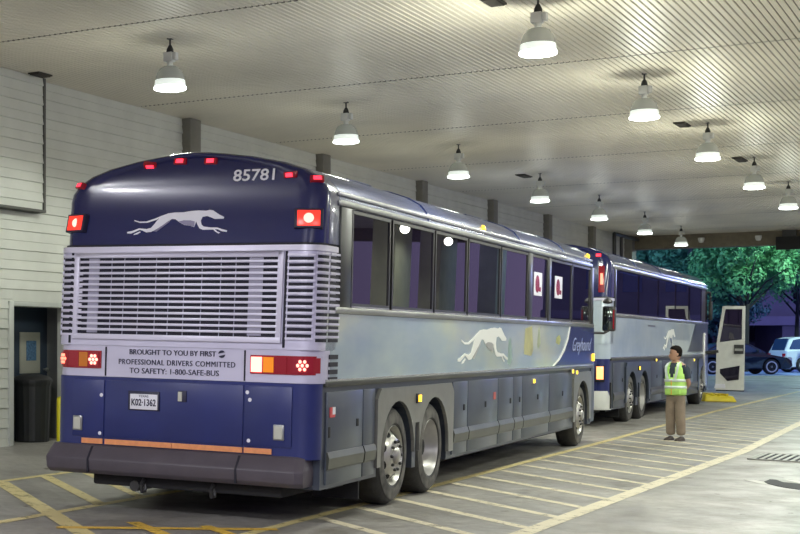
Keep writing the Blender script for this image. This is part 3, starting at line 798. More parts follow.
    if not k2:
        for sx, segs in ((-1, [(-1.30, -1.155, 'red_on'), (-1.15, -1.035, 'red_dim'), (-1.03, -.94, 'amber_dim'), (-.935, -.82, 'red_hot')]),
                         (1, [(.715, .815, 'red_full'), (.83, .925, 'amber_mid'), (.945, 1.05, 'red_dim'), (1.07, 1.30, 'red_on')])):
            T = empty('tail_lamp'); T.parent = root
            a0, a1 = (segs[0][0], segs[-1][1])
            def cy(x):
                ax = abs(x); r = .22
                return .12 if ax < W-r else .12 + r - math.sqrt(max(0, r*r-(ax-(W-r))**2))
            hs = MB(); nseg = 14; ring = [(a0-.01*(sx > 0)+(a1-a0+.02)*q/nseg*1.0) for q in range(nseg+1)]
            ring = [max(-1.305, min(1.305, x)) for x in ring]
            up = [(x, cy(x)-.012, 0) for x in ring]
            hs.loft([[(x, y, zt0-.015) for x, y, _ in up]+[(x, y+.02, zt0-.015) for x, y, _ in up[::-1]], [(x, y, zt1+.015) for x, y, _ in up]+[(x, y+.02, zt1+.015) for x, y, _ in up[::-1]]])
            hs.build('lamp_housing', M['red_dim'], T)
            for xa, xb, mt in segs:
                q = MB(); nn = 6; ln = [xa+(xb-xa)*i/nn for i in range(nn+1)]
                q.loft([[(x, cy(x)-.022, zt0) for x in ln]+[(x, cy(x)-.0, zt0) for x in ln[::-1]], [(x, cy(x)-.022, zt1) for x in ln]+[(x, cy(x)-.0, zt1) for x in ln[::-1]]])
                base = {'red_on': 'red_dim', 'red_hot': 'red_dim', 'red_full': 'red_core'}.get(mt, mt)
                lens = q.build('lens', M[base], T)
                if mt in ('red_on', 'red_hot'):   # cluster of round LEDs glowing in the lens
                    xm = (xa+xb)/2; rr_ = .055
                    for (du, dv) in [(0, 0)]+[(math.cos(PI*t/3)*.036, math.sin(PI*t/3)*.038) for t in range(6)]:
                        x = xm+du; z = (zt0+zt1)/2+dv
                        if abs(x) > 1.28: continue
                        MB().lathe([(.0, 0), (.012, .001), (.017, .006), (.017, .012)], (0, 0, 0), 'z', 10)
                        q = MB()
                        q.lathe([(0, -.008), (.012, -.006), (.0165, 0)], (0, 0, 0), 'z', 10)
                        for v in q.bm.verts: v.co = Vector((x+v.co.x, cy(x)-.022+v.co.z, z+v.co.y))
                        q.build('led', M['red_core' if sx*mt.count('hot') or sx > 0 else 'red_hot'], lens)
    # --- upper stop lamps on the corners and marker lamps
    def cap_y(x, z):
        ax = abs(x); base = y0+.22*(z-cap0)
        return base if ax < 1.09 else base + .22 - math.sqrt(max(0, .22**2-(ax-1.09)**2))
    def surf_box(name, xc, z, w_, h_, mat, inner=None, iw=.7, depth=.03, yf=None, par=None):
        y = (yf(xc, z) if yf else cap_y(xc, z)); d = .01
        slope = ((yf or cap_y)(xc+d, z)-(yf or cap_y)(xc-d, z))/(2*d)
        m = Matrix.Translation((xc, y, z)) @ Matrix.Rotation(math.atan(slope), 4, 'Z') @ Matrix.Rotation(-.2, 4, 'X')
        o = MB().box(-w_/2, w_/2, -depth, .03, -h_/2, h_/2, m).build(name, mat, par or root, bevel=.006)
        if inner:
            MB().box(-w_*iw/2, w_*iw/2, -depth-.006, -depth+.004, -h_*iw/2, h_*iw/2, m).build('lens', inner, o, bevel=.003)
        return o
    if not k2:
        for sx in (-1, 1):
            o = surf_box('upper_stop_lamp', sx*1.165, 2.70, .25, .175, M['decal_black'], M['red_stop'], .80)
            q = MB(); q.lathe([(0, -.046), (.03, -.044), (.045, -.036), (.05, -.02)], axis='z', n=20)
            yy_ = cap_y(sx*1.165, 2.70); sl_ = (cap_y(sx*1.175, 2.70)-cap_y(sx*1.155, 2.70))/.02
            mm_ = Matrix.Translation((sx*1.165, yy_, 2.70)) @ Matrix.Rotation(math.atan(sl_*(1 if sx > 0 else 1)), 4, 'Z') @ Matrix.Rotation(-.2, 4, 'X') @ Matrix.Rotation(-PI/2, 4, 'X')
            for v in q.bm.verts: v.co = mm_ @ v.co
            q.build('lamp_core', M['red_core'], o, smooth=True)
        for x, z in ((-1.17, 3.06), (-.45, 3.245), (-.14, 3.26), (.17, 3.25), (.965, 3.10), (1.20, 3.05)):
            yy, nn = cap_hit(x, z)
            if yy is None: yy, nn = .55, Vector((.5, -.8, .3))
            q_ = nn.to_track_quat('-Y', 'Z').to_matrix().to_4x4()
            m_ = Matrix.Translation((x, yy, z)) @ q_
            o = MB().box(-.062, .062, -.03, .02, -.028, .028, m_).build('marker_lamp', M['red_dim'], root, bevel=.006)
            MB().box(-.036, .036, -.036, -.024, -.018, .018, m_).build('lens', M['red_marker'], o, bevel=.003)
    else:
        o = surf_box('stop_lamp_bar', 1.135, 2.84, .11, .52, M['red_dim'], M['red_hot'], .42)
        o = surf_box('stop_lamp_bar', -1.135, 2.84, .085, .52, M['red_dim'], M['red_on'], .5)
        surf_box('marker_lamp', 1.06, 3.30, .12, .07, M['red_dim'], M['red_marker'], .7)
        for sx in (-1, 1):
            o = surf_box('tail_lamp', sx*1.16, zw-.27, .17, .33, M['chassis'], M['orange_on'], .75, yf=lambda a, b_: .125+(.20-math.sqrt(max(0, .04-(max(0, abs(a)-1.11))**2))))
    # --- bumper
    if not k2:
        def brings(xa, xb, cut):
            prof_ = [(.05, .36), (.012, .40), (0, .495), (.012, .515), (.085, .605), (.11, .625)]
            R = []
            for ins, z in prof_:
                p = [(-W-.02, .62), (-W-.02, .03), (-W+.01, 0.0), (W-.14, 0), (W-.07, .05), (W-.07, .36)]
                q = []
                for (x, y) in p:
                    q.append((x-math.copysign(ins*.25, x), y+(ins if y < .3 else 0), z))
                q += [(W-.2, .36, z), (W-.2, .30, z), (-W+.2, .30, z), (-W+.2, .62, z)]
                R.append(q)
            return R
        bp = MB().loft(brings(0, 0, 0)).build('rear_bumper', M['bumper'], root, bevel=.006, angle=18)
        for x in (-.86, .63):
            s_ = MB(); s_.prism([(x-.01, -.003, .375), (x-.01, -.005, .50), (x-.01, .08, .612), (x-.01, .10, .612), (x-.01, .02, .375)], (.018, 0, 0)); s_.build('bumper_joint', M['void'], bp)
    else:
        wrap([(.34, .04, .22, W), (.60, .02, .22, W), (.70, .06, .22, W-.01)], .5).build('rear_bumper', M['door_cream'], root, smooth=True)
        MB().box(1.26, 1.325, .34, .42, .36, .86).build('bumper_joint', M['chassis'], root)
    # under-tail parts
    MB().box(-.9, 1.0, .18, 1.0, .25, .40).build('engine_tray', M['chassis'], root, bevel=.02)
    MB().lathe([(.05, 0), (.055, .02), (.055, .45), (.05, .47)], (.62, .25, .22), 'z', 12)
    mb_ = MB(); mb_.tube([(-.45, .55, .26), (-.45, .16, .26)], .05, 12); mb_.build('exhaust_pipe', M['dark_metal'], root, smooth=True)
    for x in (-.35, .35):
        mb_ = MB(); mb_.tube([(x, .16, .33), (x, .10, .28), (x, .12, .22), (x, .18, .22), (x, .20, .30)], .018, 8); mb_.build('tow_hook', M['dark_metal'], root, smooth=True)
    mf = MB(); mf.box(-1.25, -.80, tagy-.95, tagy-.92, .14, .52); mf.build('mud_flap', M['black'], root)
    mf = MB(); mf.box(.80, 1.25, tagy-.95, tagy-.92, .14, .52); mf.build('mud_flap', M['black'], root)
    # --- side: mouldings, doors, flares
    segs = spec['doors']
    for sx in (-1, 1):
        for a, b in segs:
            d = MB().box(sx*(W-.03), sx*(W+.006), a+.012, b-.012, zs+.035, zw-.075).build('baggage_door', M['slate_door'], root, bevel=.006)
            p = MB(); xx = W+.004
            p.loft([[(sx*(xx+ox), yy, z) for ox, z in ((0, .49), (.018, .51), (.028, .60), (.010, .655), (0, .655))] for yy in (a+.014, b-.014)])
            p.build('rub_rail', M['rail'], d)
            if b-a > .5:
                h = MB(); yl = b-.16 if b-a < 1.2 else (a+b)/2+.1
                h.box(sx*(W+.004), sx*(W+.012), yl-.03, yl+.03, .85, .92); h.build('latch', M['chassis'], d, bevel=.01)
        # light lower sill
        MB().box(sx*(W-.05), sx*(W-.005), .37, tagy-.5, zs+.02, zs+.05)
    # fenders over the rear axles
    def fender(name, centres, ya, yb, zl, ztop, sx):
        outer = [(ya, zl), (ya, ztop-.10), (ya+.10, ztop), (yb-.10, ztop), (yb, ztop-.10), (yb, zl)]
        inner = []
        cs = sorted(centres, reverse=True)
        for i, c in enumerate(cs):
            Rr_ = .55
            for q in range(15):
                a = PI*q/14; yy = c+Rr_*math.cos(a); zz = .50+.545*math.sin(a)
                if q == 0 and i == 0: inner.append((c+Rr_, zl))
                if i == 0 and len(cs) > 1 and q > 9 and yy < (cs[0]+cs[1])/2+.07: continue
                if i == 1 and yy > (cs[0]+cs[1])/2-.07: continue
                inner.append((yy, max(zz, .5)))
                if q == 14 and i == len(cs)-1: inner.append((c-Rr_, zl))
            if i == 0 and len(cs) > 1:
                m_ = (cs[0]+cs[1])/2; inner += [(m_+.07, .80), (m_-.07, .80)]
        poly = outer + inner
        b_ = bmesh.new(); vs = [b_.verts.new((sx*(W-.01), y, z)) for y, z in poly]; f = b_.faces.new(vs); f.normal_update()
        bmesh.ops.triangulate(b_, faces=[f], ngon_method='EAR_CLIP')
        ex = bmesh.ops.extrude_face_region(b_, geom=b_.faces[:])
        for g_ in ex['geom']:
            if isinstance(g_, bmesh.types.BMVert): g_.co.x += sx*.035
        m = MB(); m.bm.free(); m.bm = b_
        o = m.build(name, M['flare'] if not k2 else M['slate_door'], root)
        return o
    for sx in (-1, 1):
        fo = fender('wheel_fender', (tagy, dry), tagy-.66, dry+.74, .42, zw-.08, sx)
        y = (tagy+dry)/2
        o = MB().box(sx*(W+.02), sx*(W+.045), y-.07, y+.07, zw-.26, zw-.16).build('side_marker_lamp', M['dark_metal'], root, bevel=.006)
        MB().box(sx*(W+.04), sx*(W+.052), y-.045, y+.045, zw-.245, zw-.175).build('lens', M['amber_on'], o)
        fender('wheel_fender', (fry,), fry-.72, fry+.70, .42, zw-.08, sx)
    for y, z in spec['side_markers']:
        o = MB().box(W-.01, W+.03, y-.06, y+.06, z-.035, z+.035).build('side_marker_lamp', M['trim'], root, bevel=.006)
        MB().box(W+.02, W+.036, y-.045, y+.045, z-.025, z+.025).build('lens', M['amber_on'], o)
    # wheels
    for sx in (-1, 1):
        make_wheel(root, tagy, sx, 'front'); make_wheel(root, dry, sx, 'drive'); make_wheel(root, fry, sx, 'front')
    # --- front end
    my = L
    wrap([(.36, .02, .30, W), (.62, 0, .30, W), (zw, .03, .32, W)], .62, L).build('front_mask', M['slate'], root, smooth=True)
    wrap([(zw+.003, .03, .32, W), (zb, .10, .34, W)], .60, L).build('front_upper_mask', M['swoosh'], root, smooth=True)
    wrap([(zb+.003, .10, .34, W-.01), (zr+.0, .30, .36, W-.01)], .72, L).build('windshield', M['glass'], root, smooth=True)
    for sx in (-1, 1):
        MB().box(sx*.75, sx*1.1, L-.04, L+.01, .85, 1.02).build('headlight', M['headlight'], root, bevel=.02)
    MB().box(-.28, .28, L-.02, L+.03, .66, .74).build('front_bumper_strip', M['trim_light'], root)
    return root

# ---- first coach
A = make_coach(dict(kind=1, L=13.25, waist=1.26, belt=1.885, rail=2.86, top=3.35, cap0=2.49, roll=.022, yaw=.0659, loc=(-6.533, 11.289, .028),
    wheels=(2.42, 3.70, 11.90),
    windows=[(.98, 2.10), (2.17, 3.60), (3.66, 4.95), (5.01, 6.52), (6.58, 8.02), (8.28, 9.26), (9.46, 10.95), (11.0, 12.4)],
    pillars=[(.66, .95), (8.04, 8.26), (9.28, 9.44), (12.44, 12.68)],
    doors=[(.40, 1.38), (1.38, 1.74), (4.46, 5.10), (5.10, 6.53), (6.53, 7.34), (7.34, 7.85), (7.85, 9.5), (9.5, 11.16)],
    side_markers=[(8.42, 1.11), (11.05, 1.20), (11.36, 1.18)]))
tag(A, 'nearest parked coach with navy rear, silver louvred grille and lit red lamps', 'bus', 'coaches parked in the garage')
# rear writing and fittings
RM = lambda x, y, z: Matrix.Translation((x, y, z)) @ Matrix.Rotation(PI/2, 4, 'X')
text_mesh('slogan_line', 'BROUGHT TO YOU BY FIRST', .068, M['decal_black'], A, RM(-.07, .118, 1.497), width=.87, bold=0.0)
lg = MB()
for k, (a0, a1) in enumerate(((.55, PI*.97), (PI+.55, 2*PI-.09))):
    pts = [(.425+.034*math.cos(a0+(a1-a0)*q/8), 1.50+.034*math.sin(a0+(a1-a0)*q/8)) for q in range(9)]
    lg.prism([(x, .117, z) for x, z in pts], (0, -.003, 0))
lg.build('round_logo', M['decal_black'], A)
text_mesh('slogan_line', 'PROFESSIONAL DRIVERS COMMITTED', .070, M['decal_black'], A, RM(-.03, .118, 1.405), space=1.15, width=1.17, bold=0.0)
text_mesh('slogan_line', 'TO SAFETY: 1-800-SAFE-BUS', .072, M['decal_black'], A, RM(-.05, .118, 1.325), width=.90, bold=0.0)
for x in (-.752, .648): MB().box(x-.006, x+.006, .112, .13, 1.27, 1.54).build('panel_gap', M['void'], A)
RL = lambda x, y, z: Matrix.Translation((x, y, z)) @ Matrix.Rotation(-.215, 4, 'X') @ Matrix.Rotation(PI/2, 4, 'X')
num = text_mesh('fleet_number', '85781', .148, M['decal_white'], A, RM(.622, 0, 3.105), width=.40, bold=.002, depth=.004)
for v in num.data.vertices:
    yy, nn = cap_hit(v.co.x, v.co.z); v.co.y = (yy if yy is not None else .45) + (v.co.y - .001)
def capmap(u, v):
    x = -.615 + u/740*1.02; z = 2.60 + (222-v)/740*.98
    return Vector((x, cap_hit(x, z)[0]-.002, z))
dog_parts(A, (capmap, (0, -1, .2)), M['decal_white'], M['decal_shade'])
for a, b in ((-.99, -.768), (-.742, -.05), (-.045, .642), (.66, .92)):
    MB().box(a, b, .104, .118, .635, .683).build('reflective_stripe', M['orange_tape'], A)
pf = MB().box(-.50, -.18, .095, .118, .965, 1.14).build('licence_plate_frame', M['decal_black'], A, bevel=.005)
MB().box(-.475, -.195, .088, .100, .975, 1.115).build('licence_plate', M['plate'], pf, bevel=.003)
text_mesh('plate_number', 'K02·1362', .085, M['decal_black'], pf, RM(-.335, .087, 1.036), width=.25, bold=.002, depth=.002)
text_mesh('plate_state', 'TEXAS', .03, M['decal_black'], pf, RM(-.335, .087, 1.096), width=.10, depth=.002)
for x, z in ((-1.035, .82), (.985, .83)):
    o = MB().box(x-.05, x+.05, .098, .118, z-.068, z+.068).build('reflector_frame', M['trim'], A, bevel=.006)
    MB().box(x-.036, x+.036, .090, .10, z-.054, z+.054).build('reflector_lens', M['paper'], o)
for x, z in ((-.79, 1.09), (-.80, .735), (.705, 1.105), (.70, .745), (.68, 1.17)):
    MB().lathe([(.0, .0), (.018, .004), (.018, .02), (0, .02)], (0, 0, 0), 'z', 12).build('knob', M['plate'], A, loc=(x, .108, z)).rotation_euler = (-PI/2, 0, 0)
o = MB().box(.01, .09, .098, .118, 1.06, 1.16).build('engine_lock', M['decal_black'], A, bevel=.004)
MB().box(.012, .05, .09, .10, 1.065, 1.15).build('lock_plate', M['paper'], o)
# side emblem, swoosh, script
def sidemap(u, v):
    return Vector((1.3115, 4.62 + u/740*2.38, 1.42 + (222-v)/151*.40))
dog_parts(A, (sidemap, (1, 0, 0)), M['decal_side'], M['decal_side_shade'])
sw = MB(); sw.prism([(1.309, y, z) for y, z in ((9.76, 1.30), (10.15, 1.39), (10.5, 1.53), (10.76, 1.70), (10.90, 1.878), (12.80, 1.878), (12.80, 1.30))], (.005, 0, 0)); sw.build('swoosh_panel', M['swoosh'], A)
sw = MB(); sw.prism([(1.3115, y, z) for y, z in ((9.70, 1.30), (10.10, 1.40), (10.45, 1.54), (10.70, 1.70), (10.84, 1.878), (10.92, 1.878), (10.78, 1.69), (10.53, 1.52), (10.17, 1.38), (9.80, 1.30))], (.006, 0, 0)); sw.build('swoosh_edge', M['decal_side'], A)
RS = Matrix.Translation((1.314, 11.78, 1.60)) @ Matrix.Rotation(PI/2, 4, 'Z') @ Matrix.Rotation(PI/2, 4, 'X')
text_mesh('script_lettering', 'Greyhound', .30, M['decal_script'], A, RS, width=1.5, shear=.6, depth=.003, bold=-.004)
# mural light patches: stripes of the painted city scene toward the front
for (a, b, z0, z1, c) in ((7.9, 8.45, 1.45, 1.86, (.52, .50, .22)), (8.7, 8.9, 1.55, 1.86, (.44, .50, .30)), (9.9, 10.25, 1.6, 1.75, (.48, .50, .18)), (7.0, 7.25, 1.34, 1.7, (.30, .42, .36))):
    q = MB(); q.prism([(1.3105, y, z) for y, z in ((a, z0+.03), (a+.05, z1-.04), (b-.1, z1), (b, z0+.08), (b-.12, z0))], (.002, 0, 0))
    q.build('mural_patch', plain('mural_patch', c, .3, var=.4, vscale=5), A)
# placards behind the glass
for y in (8.42, 9.78):
    o = MB().box(1.305, 1.309, y, y+.5, 2.28, 2.60).build('window_placard', M['plate'], A)
    MB().lathe([(.09, 0), (.12, 0), (.12, .003), (.09, .003)], (0, 0, 0), 'x', 20).build('red_ring', M['red_dim'], o, loc=(1.3092, y+.20, 2.44))
    MB().box(1.309, 1.3115, y+.30, y+.42, 2.34, 2.40).build('red_mark', M['red_dim'], o)
# side fittings
o = MB().box(1.314, 1.322, .47, .60, .96, 1.05).build('red_decal', plain('decal_red', (.6, .05, .05), .4), A)
MB().box(1.321, 1.324, .53, .60, .985, 1.05).build('white_mark', M['plate'], o)
MB().box(1.314, 1.322, 6.30, 6.40, .93, 1.02).build('red_decal', plain('decal_red_small', (.5, .10, .08), .4), A)
MB().box(1.30, 1.32, .44, .50, .78, .88).build('door_latch', M['chassis'], A, bevel=.008)
o = MB().lathe([(0, .03), (.03, .02), (.045, 0)], (0, 0, 0), 'z', 12).build('roof_marker_lamp', M['amber_on'], A, smooth=True, loc=(1.285, 5.75, 3.0)); o.rotation_euler = (0, 1.2, 0)
o = MB().lathe([(0, .03), (.03, .02), (.045, 0)], (0, 0, 0), 'z', 12).build('roof_marker_lamp', M['amber_on'], A, smooth=True, loc=(1.25, 12.5, 3.03)); o.rotation_euler = (0, 1.1, 0)
MB().box(1.30, 1.335, 12.72, 12.82, 1.34, 1.46).build('side_marker_lamp', M['amber_on'], A, bevel=.01)
# right-hand mirror
mi = empty('side_mirror'); mi.parent = A
MB().tube([(1.25, 13.0, 1.80), (1.40, 13.2, 1.80), (1.47, 13.22, 1.84)], .022, 8).build('mirror_arm', M['dark_metal'], mi, smooth=True)
MB().box(1.37, 1.58, 13.18, 13.28, 1.83, 2.24).build('mirror_case', M['dark_metal'], mi, bevel=.03)
MB().box(1.39, 1.53, 13.172, 13.182, 1.85, 2.22).build('mirror_glass', M['mirror'], mi, bevel=.004)
MB().box(1.545, 1.565, 13.165, 13.182, 1.87, 2.18).build('mirror_lamp', M['red_dim'], mi)
MB().lathe([(0, .06), (.05, .045), (.08, 0), (.07, -.03), (0, -.04)], (1.45, 13.2, 2.32), 'z', 16).build('convex_mirror', M['dark_metal'], mi, smooth=True)

# ---- second coach
B = make_coach(dict(kind=2, L=13.9, waist=1.31, belt=2.13, rail=3.07, top=3.58, cap0=2.50, roll=.015, yaw=.0451, loc=(-8.145, 28.227, .039),
    wheels=(2.50, 3.90, 12.45),
    windows=[(.80, 3.2), (3.24, 5.6), (5.64, 8.0), (8.04, 10.1), (10.2, 12.2)],
    pillars=[(.64, .78)],
    doors=[(.60, 1.70), (4.66, 6.2), (6.2, 7.8), (7.8, 9.4), (9.4, 11.6)],
    side_markers=[(5.3, 1.25), (10.9, 1.2)]))
tag(B, 'second parked coach farther along with pale blue side and open front door', 'bus', 'coaches parked in the garage')
def side2(u, v): return Vector((1.3115, 6.30 + u/740*1.75, 1.50 + (222-v)/151*.46))
dog_parts(B, (side2, (1, 0, 0)), M['decal_side'], M['decal_blue'])
sw = MB(); sw.prism([(1.309, y, z) for y, z in ((9.9, 1.41), (10.3, 1.55), (11.2, 2.12), (13.4, 2.12), (13.4, 1.41))], (.006, 0, 0)); sw.build('swoosh_panel', M['slate'], B)
MB().box(1.305, 1.312, 4.35, 5.25, 1.98, 2.01).build('side_nameplate', M['decal_black'], B)
# open entry door seen edge-on to the coach
D_ = empty('entry_door'); D_.parent = B; D_.location = (1.56, 12.9, 0)
def dp(poly, y0_, y1_): 
    m = MB(); m.prism([(x, y0_, z) for x, z in poly], (0, y1_-y0_, 0)); return m
frm = MB()
outer = [(.05, .40), (.73, .40), (.73, 2.62), (.20, 2.62), (.12, 2.35), (.04, 1.65)]
frm.prism([(x, 0, z) for x, z in [(.03, .40), (.73, .40), (.73, 1.75), (.05, 1.65)]], (0, .06, 0))
frm.prism([(x, 0, z) for x, z in [(.66, 1.75), (.73, 1.75), (.73, 2.62), (.66, 2.62)]], (0, .06, 0))
frm.prism([(x, 0, z) for x, z in [(.20, 2.54), (.66, 2.54), (.66, 2.62), (.18, 2.62)]], (0, .06, 0))
frm.prism([(x, 0, z) for x, z in [(.05, 1.65), (.12, 1.66), (.25, 2.54), (.18, 2.62)]], (0, .06, 0))
frm.build('door_frame', M['door_cream'], D_)
dp([(.12, 1.66), (.66, 1.74), (.66, 2.54), (.25, 2.54)], .02, .035).build('door_glass', M['glass'], D_)
dp([(.14, .95), (.62, 1.05), (.60, .68), (.32, .64), (.14, .84)], -.012, 0.004).build('lower_window', M['glass'], D_)
dp([(.48, 1.36), (.71, 1.36), (.71, 1.60), (.48, 1.60)], -.03, 0.004).build('door_latch', M['dark_metal'], D_)
dp([(.50, 1.44), (.69, 1.44), (.69, 1.50), (.50, 1.50)], -.045, -.02).build('latch_handle', M['trim'], D_)
dp([(.0, .44), (.28, .44), (.26, .56), (.04, .56)], -.02, 0.004).build('step_light', M['plate'], D_)
dp([(.05, .37), (.73, .37), (.73, .40), (.05, .40)], .0, .06).build('door_seal', M['black'], D_)
mb_ = MB(); mb_.tube([(-.35, .1, 1.35), (.1, .03, 1.42)], .05, 8); mb_.build('door_arm', M['dark_metal'], D_)
MB().box(-.27, -.20, -.3, .0, .5, 1.9).build('grab_rail', M['trim_light'], D_, bevel=.01)
mi = empty('side_mirror'); mi.parent = B
MB().tube([(1.22, 13.2, 3.0), (1.34, 13.6, 3.0), (1.35, 13.6, 2.7)], .025, 8).build('mirror_arm', M['dark_metal'], mi, smooth=True)
MB().box(1.30, 1.40, 13.55, 13.66, 2.25, 2.75).build('mirror_case', M['dark_metal'], mi, bevel=.03)

# yellow wheel chock / step mat beside the front door
y_ = empty('wheel_chock', (-7.55, 43.1, fz(-7.55)), (0, .02, TB))
mb = MB(); mb.loft([[(-.45, -.6, 0), (.45, -.6, 0), (.45, .6, 0), (-.45, .6, 0)], [(-.38, -.5, .20), (.38, -.5, .16), (.38, .5, .16), (-.38, .5, .20)]]); mb.build('step_block', M['yellow'], y_, bevel=.03)
for x in (-.2, .0, .2): MB().box(x-.04, x+.04, -.52, .52, .17, .225).build('ridge', M['yellow'], y_, bevel=.012)
y_.name = 'step_block'
tag(y_, 'low yellow plastic block on the floor by the open coach door', 'step')

# ------------------------------------------------------------------ attendant
PX, PY = -5.08, 25.75
fwd = (-Rw*.80 - Fw*.60).normalized()
yawp = math.atan2(fwd.y, fwd.x) + PI/2      # local -Y is the person's front
per = empty('person', (PX, PY, fz(PX)), (0, 0, yawp))
S_ = 1.56/1.75
def V(x, y, z): return (x*S_, y*S_, z*S_)
# body: head, neck, forearms and hands (front = -y, his left = +x)
# torso hidden by clothes, kept as the carrier
verts = [V(0,0,1.0), V(0,.005,1.22), V(0,.015,1.40), V(0,.01,1.50), V(0,-.005,1.565)]
edges = [(0,1),(1,2),(2,3),(3,4)]; rad = [.12,.13,.12,.055,.055]
rad = [r*S_ for r in rad]
for sx in (-1, 1):
    b = len(verts); verts += [V(sx*.17,.015,1.40), V(sx*.215,.04,1.16), V(sx*.235,.07,1.08), V(sx*.13,.155,.99), V(sx*.05,.175,.96)]
    edges += [(2,b),(b,b+1),(b+1,b+2),(b+2,b+3),(b+3,b+4)]; rad += [.055*S_,.045*S_,.040*S_,.030*S_,.032*S_]
    # legs inside trousers
for sx in (-1, 1):
    b = len(verts); verts += [V(sx*.09,0,.92), V(sx*.10,-.01,.50), V(sx*.10,.015,.10)]
    edges += [(0,b),(b,b+1),(b+1,b+2)]; rad += [.075*S_,.05*S_,.04*S_]
body = skin_mesh('body', verts, edges, rad, M['skin'], per, 2)
# hands: palm with five fingers each, clasped behind the back
for sx in (-1, 1):
    vs = [V(sx*.05,.175,.965), V(sx*.01,.185,.94)]; es = [(0,1)]; rs = [.026,.028]
    for k in range(4):
        a = len(vs); z = .965-.020*k; ln = (.045,.05,.047,.038)[k]
        vs += [V(-sx*.02,.190,z-.01), V(-sx*(.02+ln*.6),.186-(.01 if sx > 0 else 0),z-.018), V(-sx*(.02+ln),.172,z-.024)]
        es += [(1,a),(a,a+1),(a+1,a+2)]; rs += [.0105,.0095,.008]
    a = len(vs); vs += [V(sx*.035,.198,.985), V(sx*.0,.205,.998)]; es += [(0,a),(a,a+1)]; rs += [.012,.0095]
    skin_mesh('hand', vs, es, [r*S_ for r in rs], M['skin'], per, 1)
# head, turned to his right (further towards the coach side)
hd = empty('head_group')
def headmesh():
    rings = []
    # (z, half width, front extent, back extent)
    P_ = [(1.505,.030,.055,.035),(1.520,.042,.080,.055),(1.545,.055,.088,.070),(1.575,.064,.088,.082),(1.605,.070,.086,.090),(1.635,.074,.088,.095),(1.665,.074,.088,.097),(1.695,.068,.080,.092),(1.720,.052,.062,.075),(1.738,.028,.035,.045),(1.744,.006,.01,.01)]
    for z, w, f, bk in P_:
        r = []
        for k in range(24):
            a = 2*PI*k/24; c, s = math.cos(a), math.sin(a)
            x = w*c; y = -f*s if s > 0 else -bk*s
            if s > .95 and 1.57 < z < 1.61: y -= .020 if z < 1.59 else .012   # nose
            if s > .9 and 1.53 < z < 1.56: y -= .004                          # lips / chin
            r.append((x*S_, y*S_, z*S_))
        rings.append(r)
    return MB().loft(rings)
head = headmesh()
ht = Matrix.Translation(V(0,-.005,1.50)) @ Matrix.Rotation(-.75, 4, 'Z') @ Matrix.Scale(1.12, 4) @ Matrix.Translation(V(0,0,-1.50))
def put(m, name, mat, parent, sm=True):
    for v in m.bm.verts: v.co = ht @ v.co
    return m.build(name, mat, parent, smooth=sm, angle=60)
ho = put(head, 'head', M['skin'], per)
n = MB(); n.loft([[V(-.010,-.086,1.612), V(.010,-.086,1.612), V(.004,-.084,1.63), V(-.004,-.084,1.63)][:], [V(-.015,-.088,1.582), V(.015,-.088,1.582), V(.004,-.116,1.588), V(-.004,-.116,1.588)]]); put(n, 'nose', M['skin'], ho)
for sx in (-1, 1):
    e = MB(); e.lathe([(0, -.006), (.010, -.003), (.012, .004)], (0,0,0), 'z', 12)
    for v in e.bm.verts: v.co = Vector(V(sx*.030 + v.co.x, -.083+v.co.z*.8, 1.628+v.co.y*.6))
    put(e, 'eye', M['hair'], ho)
    e = MB(); e.box(*[q*S_ for q in (sx*.030-.018, sx*.030+.018, -.091, -.078, 1.645, 1.652)]); put(e, 'eyebrow', M['hair'], ho)
    e = MB(); e.lathe([(0, -.008), (.022, -.006), (.028, .0), (.02, .008), (0, .008)], (0,0,0), 'x', 14)
    for v in e.bm.verts: v.co = Vector(V(sx*.076+v.co.x, .008+v.co.y*.7, 1.612+v.co.z))
    put(e, 'ear', M['skin'], ho)
e = MB(); e.box(*[q*S_ for q in (-.022, .022, -.093, -.080, 1.552, 1.560)]); put(e, 'mouth', plain('lips', (.33, .13, .11), .5), ho)
hr = MB(); rings = []
for z, w, f, bk in ((1.575,.066,-.045,.092),(1.60,.076,-.02,.103),(1.635,.081,-.005,.108),(1.66,.083,.005,.110),(1.685,.081,.055,.110),(1.705,.076,.090,.103),(1.735,.060,.074,.085),(1.758,.035,.042,.052),(1.765,.006,.01,.01)):
    r = []
    for k in range(24):
        a = 2*PI*k/24; c, s = math.cos(a), math.sin(a)
        y = -f*s if s > 0 else -bk*s
        r.append((w*c*S_, (y+random.uniform(-.002,.002))*S_, z*S_))
    rings.append(r)
hr.loft(rings); put(hr, 'hair', M['hair'], per)
bpy.data.objects.remove(hd)
# shirt: torso + short sleeves
def torso(rows, n=28, mat=None, name='shirt', skip=None, closed=True):
    m = MB(); R = []
    for z, w, d, yc in rows:
        r = []
        for k in range(n):
            a = 2*PI*k/n; c, s = math.cos(a), math.sin(a)
            x = w*math.copysign(abs(c)**.85, c); y = yc - d*math.copysign(abs(s)**.85, s)
            r.append(m.v(V(x, y, z)))
        R.append(r)
    for i in range(len(R)-1):
        for k in range(n):
            if skip and skip(i, k, n): continue
            m.face([R[i][k], R[i][(k+1) % n], R[i+1][(k+1) % n], R[i+1][k]])
    if closed:
        m.face(R[0][::-1]); m.face(R[-1])
    return m
rows = [(.93,.165,.115,.0),(1.0,.168,.118,.0),(1.1,.170,.120,.0),(1.2,.178,.122,.005),(1.32,.190,.118,.01),(1.40,.185,.105,.015),(1.445,.145,.085,.018),(1.475,.075,.062,.015),(1.50,.058,.056,.01)]
sh = torso(rows).build('shirt', M['shirt'], per, smooth=True, angle=70)
